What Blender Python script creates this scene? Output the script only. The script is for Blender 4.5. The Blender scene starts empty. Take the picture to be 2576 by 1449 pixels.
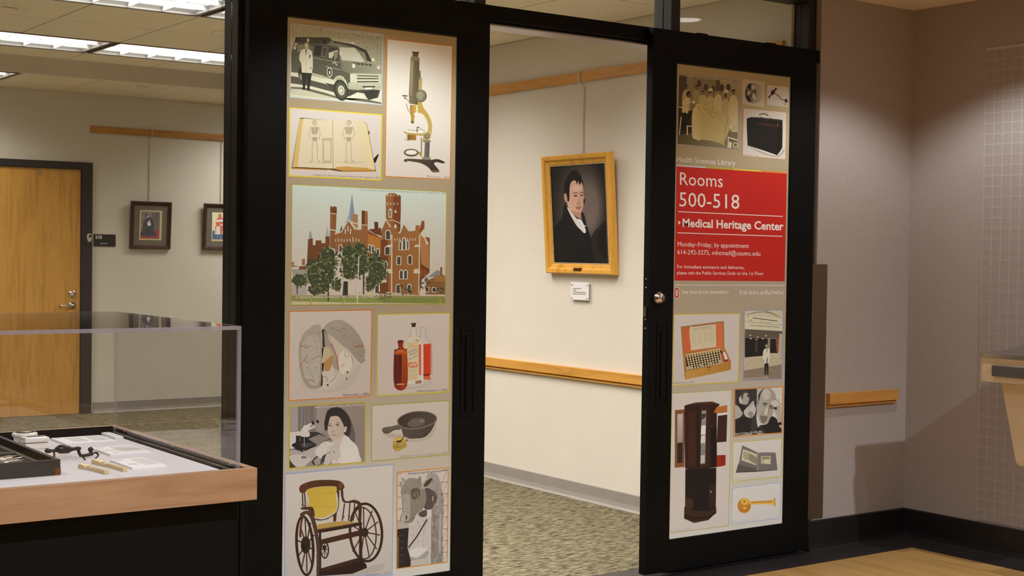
import bpy, bmesh, math, random
from mathutils import Matrix, Vector
random.seed(7)
SC = bpy.context.scene
COL = SC.collection

# ------------------------------------------------------------------ camera
F_PX, YAW, PITCH, ROLL, CAM_H = 3546.8, 0.62168, -0.0246, 0.01397, 1.43
def cam_axes():
    f = Vector((math.sin(YAW)*math.cos(PITCH), math.cos(YAW)*math.cos(PITCH), math.sin(PITCH)))
    rt = Vector((math.cos(YAW), -math.sin(YAW), 0)); up = rt.cross(f)
    r = rt*math.cos(ROLL) + up*math.sin(ROLL); u = up*math.cos(ROLL) - rt*math.sin(ROLL)
    return r, u, f
CR, CU, CF = cam_axes()
cam_d = bpy.data.cameras.new('camera'); cam = bpy.data.objects.new('camera', cam_d); COL.objects.link(cam)
cam_d.sensor_width = 36.0; cam_d.lens = F_PX/2576*36.0; cam_d.clip_start = 0.05
m3 = Matrix((CR, CU, -CF)).transposed()
cam.matrix_world = Matrix.Translation((0, 0, CAM_H)) @ m3.to_4x4()
SC.camera = cam

# ------------------------------------------------------------------ world, exposure
w = bpy.data.worlds.new('world'); SC.world = w; w.use_nodes = True
w.node_tree.nodes['Background'].inputs[0].default_value = (0.9, 0.85, 0.8, 1)
w.node_tree.nodes['Background'].inputs[1].default_value = 0.02
SC.view_settings.view_transform = 'Standard'; SC.view_settings.look = 'None'
SC.view_settings.exposure = 0.0; SC.view_settings.gamma = 1.0
SC.view_settings.use_curve_mapping = False
HALL_W = 39.5       # watts of one hall troffer
LOBBY_W = 188.0      # watts of one lobby downlight
SC.cycles.max_bounces = 10; SC.cycles.transparent_max_bounces = 16
SC.cycles.diffuse_bounces = 5; SC.cycles.glossy_bounces = 5
SC.cycles.sample_clamp_indirect = 4.0

# ------------------------------------------------------------------ measured layout (metres; eye at x=0, y=0)
DY   = 4.67      # front of the sliding doors
MY   = 4.735     # front of the fixed mullions
WY   = 4.705     # lobby wall beside the doors
HX   = 5.115     # hall wall with the portrait
BY   = 11.97     # far hall wall
HZ   = 2.745     # hall ceiling
LZ   = 2.70      # lobby ceiling
RX   = 5.876     # lobby wall with the fountain

# ------------------------------------------------------------------ colour helpers
def s2l(c):
    c /= 255.0
    return c/12.92 if c <= 0.04045 else ((c+0.055)/1.055)**2.4
def hexl(h):
    h = h.lstrip('#')
    if len(h) == 3: h = ''.join(c*2 for c in h)
    return tuple(s2l(int(h[i:i+2], 16)) for i in (0, 2, 4))
def rgb(r, g, b): return (s2l(r), s2l(g), s2l(b), 1.0)

# ------------------------------------------------------------------ materials
def new_mat(name):
    m = bpy.data.materials.new(name); m.use_nodes = True
    nt = m.node_tree; nt.nodes.clear()
    out = nt.nodes.new('ShaderNodeOutputMaterial'); b = nt.nodes.new('ShaderNodeBsdfPrincipled')
    nt.links.new(b.outputs[0], out.inputs[0])
    return m, nt, b
def node(nt, t, **kw):
    n = nt.nodes.new(t)
    for k, v in kw.items():
        if k.startswith('i_'):
            key = k[2:]; key = int(key) if key.isdigit() else key.replace('_', ' ')
            n.inputs[key].default_value = v
        else: setattr(n, k, v)
    return n
def ramp(nt, src, stops):
    r = nt.nodes.new('ShaderNodeValToRGB'); e = r.color_ramp.elements
    while len(e) < len(stops): e.new(0.5)
    for i, (p, c) in enumerate(stops): e[i].position = p; e[i].color = c
    nt.links.new(src, r.inputs[0]); return r
def coords(nt, scale=(1, 1, 1), rot=(0, 0, 0), kind='Object'):
    tc = nt.nodes.new('ShaderNodeTexCoord'); mp = nt.nodes.new('ShaderNodeMapping')
    mp.inputs['Scale'].default_value = scale; mp.inputs['Rotation'].default_value = rot
    nt.links.new(tc.outputs[kind], mp.inputs[0]); return mp.outputs[0]
def plain(name, c, rough=0.5, metal=0.0, vary=0.06, nscale=8.0, bump=0.0, bscale=60.0, spec=0.5, coat=0.0):
    m, nt, b = new_mat(name)
    co = coords(nt)
    n = node(nt, 'ShaderNodeTexNoise', i_Scale=nscale, i_Detail=4.0); nt.links.new(co, n.inputs[0])
    lo = tuple(max(0, x*(1-vary)) for x in c[:3])+(1,); hi = tuple(min(1, x*(1+vary)) for x in c[:3])+(1,)
    r = ramp(nt, n.outputs[0], [(0.3, lo), (0.7, hi)])
    nt.links.new(r.outputs[0], b.inputs['Base Color'])
    b.inputs['Roughness'].default_value = rough; b.inputs['Metallic'].default_value = metal
    b.inputs['Specular IOR Level'].default_value = spec; b.inputs['Coat Weight'].default_value = coat
    if bump:
        n2 = node(nt, 'ShaderNodeTexNoise', i_Scale=bscale, i_Detail=3.0); nt.links.new(co, n2.inputs[0])
        bp = node(nt, 'ShaderNodeBump', i_Strength=bump, i_Distance=0.002)
        nt.links.new(n2.outputs[0], bp.inputs['Height']); nt.links.new(bp.outputs[0], b.inputs['Normal'])
    return m
def wood(name, c1, c2, axis='X', rough=0.4, scale=1.0):
    m, nt, b = new_mat(name)
    sc = {'X': (1.2, 14, 14), 'Y': (14, 1.2, 14), 'Z': (14, 14, 1.2)}[axis]
    co = coords(nt, tuple(s*scale for s in sc))
    n = node(nt, 'ShaderNodeTexNoise', i_Scale=1.6, i_Detail=6.0, i_Roughness=0.6, i_Distortion=0.7); nt.links.new(co, n.inputs[0])
    r = ramp(nt, n.outputs[0], [(0.25, c2), (0.5, c1), (0.8, tuple(min(1, x*1.12) for x in c1[:3])+(1,))])
    co2 = coords(nt, tuple(s*scale*6 for s in sc))
    n2 = node(nt, 'ShaderNodeTexNoise', i_Scale=2.0, i_Detail=2.0); nt.links.new(co2, n2.inputs[0])
    mx = node(nt, 'ShaderNodeMixRGB', blend_type='MULTIPLY', i_Fac=0.25)
    nt.links.new(r.outputs[0], mx.inputs[1]); nt.links.new(n2.outputs[0], mx.inputs[2])
    nt.links.new(mx.outputs[0], b.inputs['Base Color']); b.inputs['Roughness'].default_value = rough
    return m
def clear(name, tint=(1, 1, 1, 1), ior=1.45, rough=0.0):
    m = bpy.data.materials.new(name); m.use_nodes = True; nt = m.node_tree; nt.nodes.clear()
    out = nt.nodes.new('ShaderNodeOutputMaterial')
    t = node(nt, 'ShaderNodeBsdfTransparent', i_Color=tint); g = node(nt, 'ShaderNodeBsdfGlossy', i_Roughness=rough)
    lw = node(nt, 'ShaderNodeLayerWeight', i_Blend=0.5)          # Schlick reflectance, the same on both faces of the sheet
    pw = node(nt, 'ShaderNodeMath', operation='POWER', i_1=5.0); r0 = ((ior-1)/(ior+1))**2
    ma = node(nt, 'ShaderNodeMath', operation='MULTIPLY_ADD', i_1=1-r0, i_2=r0); mx = nt.nodes.new('ShaderNodeMixShader')
    nt.links.new(lw.outputs['Facing'], pw.inputs[0]); nt.links.new(pw.outputs[0], ma.inputs[0])
    nt.links.new(ma.outputs[0], mx.inputs[0]); nt.links.new(t.outputs[0], mx.inputs[1]); nt.links.new(g.outputs[0], mx.inputs[2])
    nt.links.new(mx.outputs[0], out.inputs[0]); return m
def glow(name, c, strength):
    m = bpy.data.materials.new(name); m.use_nodes = True; nt = m.node_tree; nt.nodes.clear()
    out = nt.nodes.new('ShaderNodeOutputMaterial'); e = node(nt, 'ShaderNodeEmission', i_Color=c, i_Strength=strength)
    nt.links.new(e.outputs[0], out.inputs[0]); return m

M = {}
M['hall_wall'] = plain('hall_wall_paint', rgb(220, 212, 197), 0.6, vary=0.02, nscale=3, bump=0.08, bscale=140)
M['far_wall'] = M['hall_wall']
M['lobby_wall'] = plain('lobby_wall_vinyl', rgb(163, 151, 145), 0.7, vary=0.03, nscale=40, bump=0.25, bscale=260)
M['lobby_ceiling'] = plain('lobby_ceiling_plaster', rgb(225, 205, 175), 0.8, vary=0.02)
M['tile_ceiling'] = plain('acoustic_tile', rgb(240, 228, 204), 0.85, vary=0.06, nscale=60, bump=0.4, bscale=300)
M['grid'] = plain('ceiling_grid', rgb(165, 150, 122), 0.6, vary=0.03)
M['white_enamel'] = plain('white_enamel', rgb(236, 234, 228), 0.35, vary=0.02)
M['fixture_edge'] = plain('fixture_edge', rgb(52, 50, 46), 0.5)
M['black_metal'] = plain('black_anodised_aluminium', rgb(11, 11, 10), 0.5, 0.0, vary=0.12, nscale=3, spec=0.12)
M['black_mull'] = plain('black_mullion_aluminium', rgb(34, 34, 31), 0.4, 0.0, vary=0.1, nscale=3, spec=0.35)
M['grey_metal'] = plain('satin_aluminium', rgb(165, 160, 158), 0.35, 0.6, vary=0.05)
M['steel'] = plain('stainless_steel', rgb(200, 196, 190), 0.22, 1.0, vary=0.05)
M['chrome'] = plain('brushed_chrome', rgb(220, 216, 210), 0.2, 1.0, vary=0.04)
M['bronze'] = plain('bronze_plate', rgb(104, 86, 70), 0.42, 0.55, vary=0.08, nscale=4)
M['black_rubber'] = plain('black_rubber', rgb(26, 24, 24), 0.35, vary=0.15)
M['grey_rubber'] = plain('grey_rubber_base', rgb(150, 142, 134), 0.5, vary=0.04)
M['oak'] = wood('blond_oak', rgb(220, 160, 72), rgb(188, 126, 46), 'Y', 0.38)
M['oak_x'] = wood('blond_oak_x', rgb(206, 146, 72), rgb(168, 110, 48), 'X', 0.38)
M['door_wood'] = wood('maple_door_veneer', rgb(222, 164, 78), rgb(190, 132, 56), 'Z', 0.4)
M['maple'] = wood('maple_trim', rgb(172, 132, 98), rgb(154, 110, 76), 'X', 0.42)
M['frame_black'] = plain('dark_painted_steel', rgb(44, 42, 44), 0.45, vary=0.08)
M['gold'] = wood('gilt_wood', rgb(232, 172, 70), rgb(200, 136, 44), 'Z', 0.35)
M['cherry'] = wood('cherry_frame', rgb(78, 46, 36), rgb(52, 30, 24), 'Z', 0.35)
M['mat_grey'] = plain('grey_mount', rgb(118, 110, 98), 0.8, vary=0.05)
M['cream'] = plain('cream_paper', rgb(224, 200, 152), 0.8, vary=0.03)
M['glass'] = clear('window_glass', (0.97, 0.98, 0.97, 1), 1.5)
M['acrylic'] = clear('clear_acrylic', (0.992, 0.99, 0.988, 1), 1.49)
M['beige'] = plain('beige_enamel', rgb(222, 206, 180), 0.4, vary=0.04)
M['dark_grey'] = plain('dark_grey_plastic', rgb(92, 90, 90), 0.35, vary=0.06)
M['white_cloth'] = plain('white_deck_cloth', rgb(206, 200, 202), 0.8, vary=0.02, bump=0.1, bscale=200)
M['card'] = plain('white_card', rgb(232, 228, 228), 0.6, vary=0.01)
M['ceramic'] = plain('glazed_ceramic', rgb(236, 228, 218), 0.12, vary=0.04, coat=0.5)
M['iron'] = plain('blackened_iron', rgb(34, 30, 30), 0.35, 0.4, vary=0.2)
M['ivory'] = plain('aged_ivory', rgb(206, 184, 138), 0.4, vary=0.12, nscale=30)
M['bristle'] = plain('pale_bristle', rgb(238, 218, 170), 0.8, vary=0.1, nscale=80)
M['leather'] = plain('black_leather', rgb(30, 27, 27), 0.5, vary=0.15, bump=0.2)
M['velvet'] = plain('grey_lining', rgb(176, 166, 150), 0.9, vary=0.06)
M['brass'] = plain('aged_brass', rgb(120, 78, 44), 0.3, 0.8, vary=0.1)
M['mosaic'] = plain('mosaic_tile', rgb(158, 147, 141), 0.55, vary=0.07, nscale=25)
M['grout'] = plain('pale_grout', rgb(188, 176, 169), 0.85, vary=0.03)
M['clear_plastic'] = plain('frosted_plastic', rgb(196, 186, 176), 0.3, vary=0.05)
M['white_bar'] = plain('white_hanger_rod', rgb(222, 212, 196), 0.45, vary=0.03)
M['black_sign'] = plain('black_sign_plastic', rgb(40, 38, 38), 0.4, vary=0.06)
M['black_floor'] = plain('black_floor_tile', rgb(40, 35, 35), 0.4, vary=0.12, nscale=10)
def carpet():
    m, nt, b = new_mat('flecked_carpet')
    co = coords(nt, (16, 70, 20), (0, 0, 0.15))
    n = node(nt, 'ShaderNodeTexNoise', i_Scale=1.0, i_Detail=5.0, i_Roughness=0.7, i_Distortion=0.4); nt.links.new(co, n.inputs[0])
    r = ramp(nt, n.outputs[0], [(0.36, rgb(54, 49, 37)), (0.46, rgb(98, 90, 69)), (0.54, rgb(138, 128, 101)), (0.66, rgb(160, 150, 122))])
    co2 = coords(nt, (1, 1, 1)); n2 = node(nt, 'ShaderNodeTexNoise', i_Scale=400.0, i_Detail=2.0); nt.links.new(co2, n2.inputs[0])
    mx = node(nt, 'ShaderNodeMixRGB', blend_type='MULTIPLY', i_Fac=0.35); nt.links.new(r.outputs[0], mx.inputs[1]); nt.links.new(n2.outputs[0], mx.inputs[2])
    nt.links.new(mx.outputs[0], b.inputs['Base Color']); b.inputs['Roughness'].default_value = 0.95
    b.inputs['Specular IOR Level'].default_value = 0.1
    bp = node(nt, 'ShaderNodeBump', i_Strength=0.6, i_Distance=0.004); nt.links.new(n2.outputs[0], bp.inputs['Height']); nt.links.new(bp.outputs[0], b.inputs['Normal'])
    return m
M['carpet'] = carpet()
M['louver'] = plain('louver_aluminium', rgb(186, 183, 178), 0.4, vary=0.02)
M['dark_rear'] = plain('dark_rear_finish', rgb(110, 84, 62), 0.6, vary=0.1)  # dark finish made up for unseen lobby walls, cuts bounce light
M['hall_side'] = plain('hall_side_darkened', rgb(168, 156, 138), 0.7, vary=0.03)  # unseen hall walls set darker than the cream ones to cut bounce
M['wood_floor'] = wood('pale_wood_floor', rgb(188, 146, 86), rgb(166, 122, 64), 'Y', 0.35, 0.8)

# ------------------------------------------------------------------ geometry helpers
class MB:
    def __init__(s): s.v = []; s.f = []; s.sm = []
    def add(s, vs, fs, smooth=False):
        o = len(s.v); s.v += [tuple(p) for p in vs]; s.f += [tuple(i+o for i in f) for f in fs]; s.sm += [smooth]*len(fs); return s
    def box(s, x0, x1, y0, y1, z0, z1):
        v = [(x, y, z) for z in (z0, z1) for y in (y0, y1) for x in (x0, x1)]
        return s.add(v, [(0, 2, 3, 1), (4, 5, 7, 6), (0, 1, 5, 4), (2, 6, 7, 3), (0, 4, 6, 2), (1, 3, 7, 5)])
    def bbox(s, x0, x1, y0, y1, z0, z1, b=0.004):      # box with chamfered edges
        bm = bmesh.new(); bmesh.ops.create_cube(bm, size=1)
        for v in bm.verts: v.co = ((x0+x1)/2+v.co.x*(x1-x0), (y0+y1)/2+v.co.y*(y1-y0), (z0+z1)/2+v.co.z*(z1-z0))
        bmesh.ops.bevel(bm, geom=list(bm.edges), offset=b, segments=2, affect='EDGES', profile=0.7)
        bm.verts.index_update(); r = s.add([v.co.copy() for v in bm.verts], [[v.index for v in f.verts] for f in bm.faces]); bm.free(); return r
    def prism(s, poly, axis, a0, a1):                  # polygon (2-D) extruded along an axis
        def P(p, a): return {'X': (a, p[0], p[1]), 'Y': (p[0], a, p[1]), 'Z': (p[0], p[1], a)}[axis]
        n = len(poly); v = [P(p, a0) for p in poly]+[P(p, a1) for p in poly]
        f = [tuple(range(n)), tuple(range(2*n-1, n-1, -1))]+[(i, n+i, n+(i+1) % n, (i+1) % n) for i in range(n)]
        return s.add(v, f)
    def tube(s, pts, r, n=10, caps=True, smooth=True):
        pts = [Vector(p) for p in pts]; rr = r if isinstance(r, (list, tuple)) else [r]*len(pts)
        rings = []; up = None
        for i, p in enumerate(pts):
            t = (pts[min(i+1, len(pts)-1)]-pts[max(i-1, 0)]).normalized()
            if up is None: up = Vector((0, 0, 1)) if abs(t.z) < 0.9 else Vector((1, 0, 0))
            a = t.cross(up).normalized(); up = a.cross(t).normalized()
            rings.append([p+(a*math.cos(2*math.pi*k/n)+up*math.sin(2*math.pi*k/n))*rr[i] for k in range(n)])
        v = [q for r_ in rings for q in r_]; f = []
        for i in range(len(pts)-1):
            for k in range(n): f.append((i*n+k, i*n+(k+1) % n, (i+1)*n+(k+1) % n, (i+1)*n+k))
        s.add(v, f, smooth)
        if caps: s.add(rings[0], [tuple(range(n-1, -1, -1))]); s.add(rings[-1], [tuple(range(n))])
        return s
    def lathe(s, prof, c=(0, 0, 0), axis='Z', n=24, smooth=True):
        v = []; f = []
        for r, h in prof:
            for k in range(n):
                a = 2*math.pi*k/n; x, y = r*math.cos(a), r*math.sin(a)
                p = {'Z': (x, y, h), 'Y': (x, h, y), 'X': (h, x, y)}[axis]
                v.append((p[0]+c[0], p[1]+c[1], p[2]+c[2]))
        for i in range(len(prof)-1):
            for k in range(n): f.append((i*n+k, i*n+(k+1) % n, (i+1)*n+(k+1) % n, (i+1)*n+k))
        f.append(tuple(range(n-1, -1, -1))); f.append(tuple(range((len(prof)-1)*n, len(prof)*n)))
        return s.add(v, f, smooth)
    def ball(s, c, r, sc=(1, 1, 1), n=12):
        prof = [(max(1e-4, r*math.sin(math.pi*i/8)), -r*math.cos(math.pi*i/8)) for i in range(9)]
        o = len(s.v); s.lathe(prof, (0, 0, 0), 'Z', n)
        for i in range(o, len(s.v)): p = s.v[i]; s.v[i] = (c[0]+p[0]*sc[0], c[1]+p[1]*sc[1], c[2]+p[2]*sc[2])
        return s
    def xf(s, mat):
        s.v = [tuple(mat @ Vector(p)) for p in s.v]; return s
    def build(s, name, mat, parent=None, label=None):
        me = bpy.data.meshes.new(name); me.from_pydata(s.v, [], s.f)
        me.polygons.foreach_set('use_smooth', s.sm)
        bm = bmesh.new(); bm.from_mesh(me); bmesh.ops.recalc_face_normals(bm, faces=bm.faces); bm.to_mesh(me); bm.free()
        me.materials.append(M[mat] if isinstance(mat, str) else mat); me.update()
        o = bpy.data.objects.new(name, me); COL.objects.link(o)
        if parent is not None: o.parent = parent; o.matrix_parent_inverse = parent.matrix_world.inverted()
        if label: o['label'] = label
        return o
def empty(name, loc=(0, 0, 0)):
    o = bpy.data.objects.new(name, None); COL.objects.link(o); o.location = loc; o.matrix_world = Matrix.Translation(loc); o.empty_display_size = 0.1; return o
def tag(o, label, cat, group=None):
    o['label'] = label; o['category'] = cat
    if group: o['group'] = group
    return o
def thing(name, loc, label, cat, group=None): return tag(empty(name, loc), label, cat, group)
def struct(o, label=None):
    o['kind'] = 'structure'
    if label: o['label'] = label
    return o
def B(*a): return MB().box(*a)
def copy_tree(o, parent=None):
    c = o.copy(); COL.objects.link(c); c.parent = parent
    for ch in list(o.children): copy_tree(ch, c)
    return c

# ------------------------------------------------------------------ measuring: a point of the photograph on a known plane
EYE = Vector((0, 0, CAM_H))
def ray(u, v): return CR*((u-1288)/F_PX) - CU*((v-724.5)/F_PX) + CF
def on_z(u, v, z): d = ray(u, v); return EYE+d*((z-EYE.z)/d.z)
def on_y(u, v, y): d = ray(u, v); return EYE+d*((y-EYE.y)/d.y)
def on_x(u, v, x): d = ray(u, v); return EYE+d*((x-EYE.x)/d.x)
def on_p(u, v, p, n): d = ray(u, v); return EYE+d*((p-EYE).dot(n)/d.dot(n))
# ================================================================== structure
struct(B(-3, 5.68, -3, 4.49, -0.05, 0).build('floor_lobby', 'wood_floor'), 'pale wood floor of the lobby')
fb = MB().box(-3, 6.0, 4.49, 4.86, -0.05, -0.0005).box(5.68, 6.0, -3, 4.49, -0.05, -0.0005)
struct(fb.build('floor_border', 'black_floor'), 'black floor border along the lobby walls')
struct(B(-2, 9, 4.86, 12.2, -0.05, 0).build('floor_hall', 'carpet'), 'flecked grey green carpet in the hall')
# lobby shell
struct(B(-3, 6.0, -3, WY+0.02, LZ, LZ+0.1).build('ceiling_lobby', 'lobby_ceiling'), 'plain lobby ceiling')
wr = struct(B(RX, RX+0.12, -3, 4.83, 0, LZ).build('wall_right', 'lobby_wall'), 'mauve grey lobby wall beside the drinking fountain')
struct(B(5.19, RX, WY, 4.83, 0, LZ).build('wall_front', 'lobby_wall'), 'mauve grey lobby wall beside the sliding doors')
struct(B(-3, 0.86, WY, 4.83, 0, LZ).build('wall_front_left', 'lobby_wall'), 'mauve grey lobby wall left of the glazing')
struct(B(-3.1, -3, -3, 4.83, 0, LZ).build('wall_lobby_left', 'dark_rear'), 'brown panelled lobby side wall')
struct(B(-3, 6, -3.1, -3, 0, LZ).build('wall_lobby_rear', 'dark_rear'), 'brown panelled lobby rear wall')
# lobby baseboards (cove profile)
def base_x(x0, x1, y, z, t, cove): # along X, proud towards -Y
    return MB().prism([(y, 0), (y-t-cove, 0), (y-t-cove*0.35, 0.012), (y-t, 0.035), (y-t, z-0.004), (y-t+0.003, z), (y, z)], 'X', x0, x1)
def base_y(y0, y1, x, z, t, cove): # along Y, proud towards -X
    return MB().prism([(x, 0), (x-t-cove, 0), (x-t-cove*0.35, 0.012), (x-t, 0.035), (x-t, z-0.004), (x-t+0.003, z), (x, z)], 'Y', y0, y1)
struct(base_x(5.155, RX-0.004, WY, 0.148, 0.012, 0.012).build('baseboard_front', 'black_rubber'), 'black rubber baseboard beside the sliding doors')
struct(base_y(-3, WY-0.014, RX, 0.148, 0.012, 0.012).build('baseboard_right', 'black_rubber'), 'black rubber baseboard under the fountain wall')
# hall shell
wp = struct(B(HX, HX+0.1, 4.83, 8.6, 0, HZ).build('wall_portrait', 'hall_wall'), 'cream hall wall with the portrait')
struct(B(HX+0.1, 9, 8.5, 8.6, 0, HZ).build('wall_hall_return', 'hall_wall'), 'cream hall return wall')
struct(B(-2, 9, BY, BY+0.1, 0, HZ).build('wall_back', 'far_wall'), 'cream far hall wall')
struct(B(-2.1, -2, 4.83, BY, 0, HZ).build('wall_hall_left', 'hall_side'), 'cream hall side wall')
struct(B(9, 9.1, 8.5, BY, 0, HZ).build('wall_hall_right', 'hall_side'), 'cream hall end wall')
struct(B(-2, 0.86, 4.83, 4.86, 0, HZ).build('wall_hall_front', 'hall_side'), 'cream hall wall left of the glazing')
struct(base_y(4.87, 8.6, HX, 0.098, 0.006, 0.014).build('baseboard_portrait', 'grey_rubber'), 'grey rubber cove base under the portrait wall')
struct(base_x(4.14, 9, BY, 0.095, 0.006, 0.014).build('baseboard_back', 'grey_rubber'), 'grey rubber cove base along the far wall')
struct(base_x(-2, 3.05, BY, 0.095, 0.006, 0.014).build('baseboard_back_left', 'grey_rubber'), 'grey rubber cove base left of the wooden door')
# wooden wall rails in the hall
t = MB().box(HX-0.02, HX, 4.87, 8.6, 2.432, 2.49)
struct(t.build('trim_1', 'oak'), 'blond oak hanging rail high on the portrait wall')
t = MB().prism([(HX, 0.698), (HX-0.018, 0.698), (HX-0.018, 0.703), (HX-0.010, 0.712), (HX-0.026, 0.716), (HX-0.026, 0.766), (HX, 0.768)], 'Y', 4.87, 8.6)
struct(t.build('trim_2', 'oak'), 'blond oak chair rail on the portrait wall')
struct(B(4.102, 8.9, BY-0.02, BY, 2.414, 2.47).build('trim_3', 'oak_x'), 'blond oak hanging rail on the far wall')
t = MB().prism([(WY, 0.696), (WY-0.016, 0.696), (WY-0.010, 0.708), (WY-0.026, 0.712), (WY-0.028, 0.764), (WY, 0.766)], 'X', 5.272, 5.785)
struct(t.build('trim_4', 'oak_x'), 'short blond oak rail on the lobby wall')
tag(MB().bbox(5.13, 5.262, WY-0.004, WY, 0.155, 1.398, 0.0015).build('corner_guard', 'bronze'), 'tall bronze metal guard plate beside the sliding door', 'guard plate')

# ceilings of the hall: grid backing, tiles, recessed trough
GX0, GY0, G = 3.22, 7.56, 0.61
ch = MB().box(-2, 9, 4.83, 9.86, HZ+0.14, HZ+0.19).box(-2, 9, 10.90, 12.1, HZ+0.14, HZ+0.19)
struct(MB().box(-2, 9, 9.861, 9.90, HZ, HZ+0.16).box(-2, 9, 10.86, 10.899, HZ, HZ+0.16).box(-2, 9, 9.861, 10.899, HZ+0.161, HZ+0.19).build('ceiling_trough', 'hall_wall'), 'painted trough across the hall ceiling')
fixtures = [(1.98, 5.03), (3.22, 5.03), (1.98, 6.95), (3.22, 6.95), (1.98, 8.86), (3.22, 8.86), (1.98, 10.91), (5.20, 10.91), (0.17, 6.95), (0.17, 8.86), (6.50, 10.91)]
FXW, FYW = 1.215, 0.605
def tile(x0, x1, y0, y1):
    o = MB().box(x0+0.005, x1-0.005, y0+0.005, y1-0.005, HZ, HZ+0.013).build('ceiling_tile', 'tile_ceiling', ceil_h); return o
def covered(x0, x1, y0, y1):
    cx, cy = (x0+x1)/2, (y0+y1)/2
    return any(fx-0.02 < cx < fx+FXW+0.02 and fy-0.02 < cy < fy+FYW+0.02 for fx, fy in fixtures)
rows_y = [(4.83, 5.03), (5.03, 5.64), (5.64, 6.29), (6.29, 6.95), (6.95, 7.56), (7.56, 8.20), (8.20, 8.86), (8.86, 9.47), (9.47, 9.86), (10.90, 11.52), (11.52, BY)]
cols_x = [(-2, -1.1), (-1.1, -0.44), (-0.44, 0.17), (0.17, 0.78), (0.78, 1.40), (1.40, 1.98), (1.98, 2.60), (2.60, 3.22), (3.22, 3.83), (3.83, 4.44), (4.44, HX)]
cells = []
for yy in rows_y:
    for xx in cols_x+([(HX, 5.81), (5.81, 6.43), (6.43, 7.11), (7.11, 7.73), (7.73, 9.0)] if yy[0] > 8.5 else []):
        if not covered(xx[0], xx[1], *yy): cells.append(xx+yy)
for c_ in cells: ch.box(c_[0], c_[1], c_[2], c_[3], HZ+0.0132, HZ+0.02)
ceil_h = struct(ch.build('ceiling_hall', 'grid'), 'suspended tile ceiling of the hall')
for c_ in cells: tile(*c_)

# ------------------------------------------------------------------ hall troffers (louvred)
M['tube_glow'] = glow('fluorescent_glow', (1.0, 0.97, 0.94, 1), 1.0)
lab_tr = {0: 'louvred fluorescent ceiling light over the left glazing', }
def troffer(x0, y0, label, power=HALL_W):
    t = thing('ceiling_light', (x0+FXW/2, y0+FYW/2, HZ), label, 'ceiling light', 'louvred hall ceiling lights')
    x1, y1 = x0+FXW, y0+FYW; e = 0.018
    fr = MB().box(x0, x1, y0, y0+e, HZ-0.004, HZ+0.10).box(x0, x1, y1-e, y1, HZ-0.004, HZ+0.10).box(x0, x0+e, y0+e, y1-e, HZ-0.004, HZ+0.10).box(x1-e, x1, y0+e, y1-e, HZ-0.004, HZ+0.10)
    fr.build('frame', 'fixture_edge', t)
    i = e+0.002
    MB().box(x0+e, x1-e, y0+e, y0+i, HZ, HZ+0.03).box(x0+e, x1-e, y1-i, y1-e, HZ, HZ+0.03).box(x0+e, x0+i, y0+i, y1-i, HZ, HZ+0.03).box(x1-i, x1-e, y0+i, y1-i, HZ, HZ+0.03).build('reflector', 'louver', t)
    B(x0+e, x1-e, y0+e, y1-e, HZ+0.03, HZ+0.04).build('lamp_panel', 'tube_glow', t, 'bright white lamp panel')
    for k in (1, 2):
        yc = y0+e+(FYW-2*e)*k/3; B(x0+e, x1-e, yc-0.002, yc+0.002, HZ, HZ+0.027).build('louver_blade', 'louver', t)
    for k in range(1, 6):
        xc = x0+e+(FXW-2*e)*k/6; B(xc-0.002, xc+0.002, y0+e, y1-e, HZ, HZ+0.027).build('louver_blade', 'louver', t)
    ld = bpy.data.lights.new('troffer_lamp', 'AREA'); ld.shape = 'RECTANGLE'; ld.size = FXW-0.1; ld.size_y = FYW-0.1
    ld.energy = power; ld.color = (1.0, 0.96, 0.92); ld.spread = math.radians(138)
    lo = bpy.data.objects.new('troffer_lamp', ld); COL.objects.link(lo); lo.location = (x0+FXW/2, y0+FYW/2, HZ+0.0285)
    return t
labs = ['louvred ceiling light just inside the left glazing', 'louvred ceiling light over the hall doorway', 'louvred ceiling light in the second row, away from the portrait wall', 'louvred ceiling light in the second row, beside the portrait wall', 'louvred ceiling light next to the ceiling trough, away from the portrait wall', 'louvred ceiling light next to the ceiling trough, nearer the portrait wall', 'louvred ceiling light beyond the trough, above the wooden door', 'louvred ceiling light beyond the trough, right of the framed prints', 'louvred ceiling light deep in the left of the hall, second row', 'louvred ceiling light deep in the left of the hall, by the trough', 'louvred ceiling light at the far right end of the hall']
for (fx, fy), lb in zip(fixtures, labs): troffer(fx, fy, lb, HALL_W*(0.66 if fy > 8 else 1.0))
# round ceiling grilles
for (x, y, lb) in ((2.27, 7.95, 'round ceiling speaker flush in a tile before the wooden door'), (3.62, 8.02, 'round slotted ceiling speaker beside the louvred lights'), (4.23, 11.1, 'round ceiling speaker near the framed prints')):
    t = thing('ceiling_speaker', (x, y, HZ), lb, 'speaker', 'round ceiling speakers')
    MB().lathe([(0.001, HZ-0.002), (0.105, HZ-0.002), (0.112, HZ-0.006), (0.122, HZ-0.003), (0.124, HZ)], (x, y, 0), 'Z', 32).build('grille', 'tile_ceiling', t)
    for k in range(9): B(x-0.04+k*0.01-0.002, x-0.04+k*0.01+0.002, y-0.012, y+0.012, HZ-0.0035, HZ-0.0015).build('slot', 'fixture_edge', t)

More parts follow.
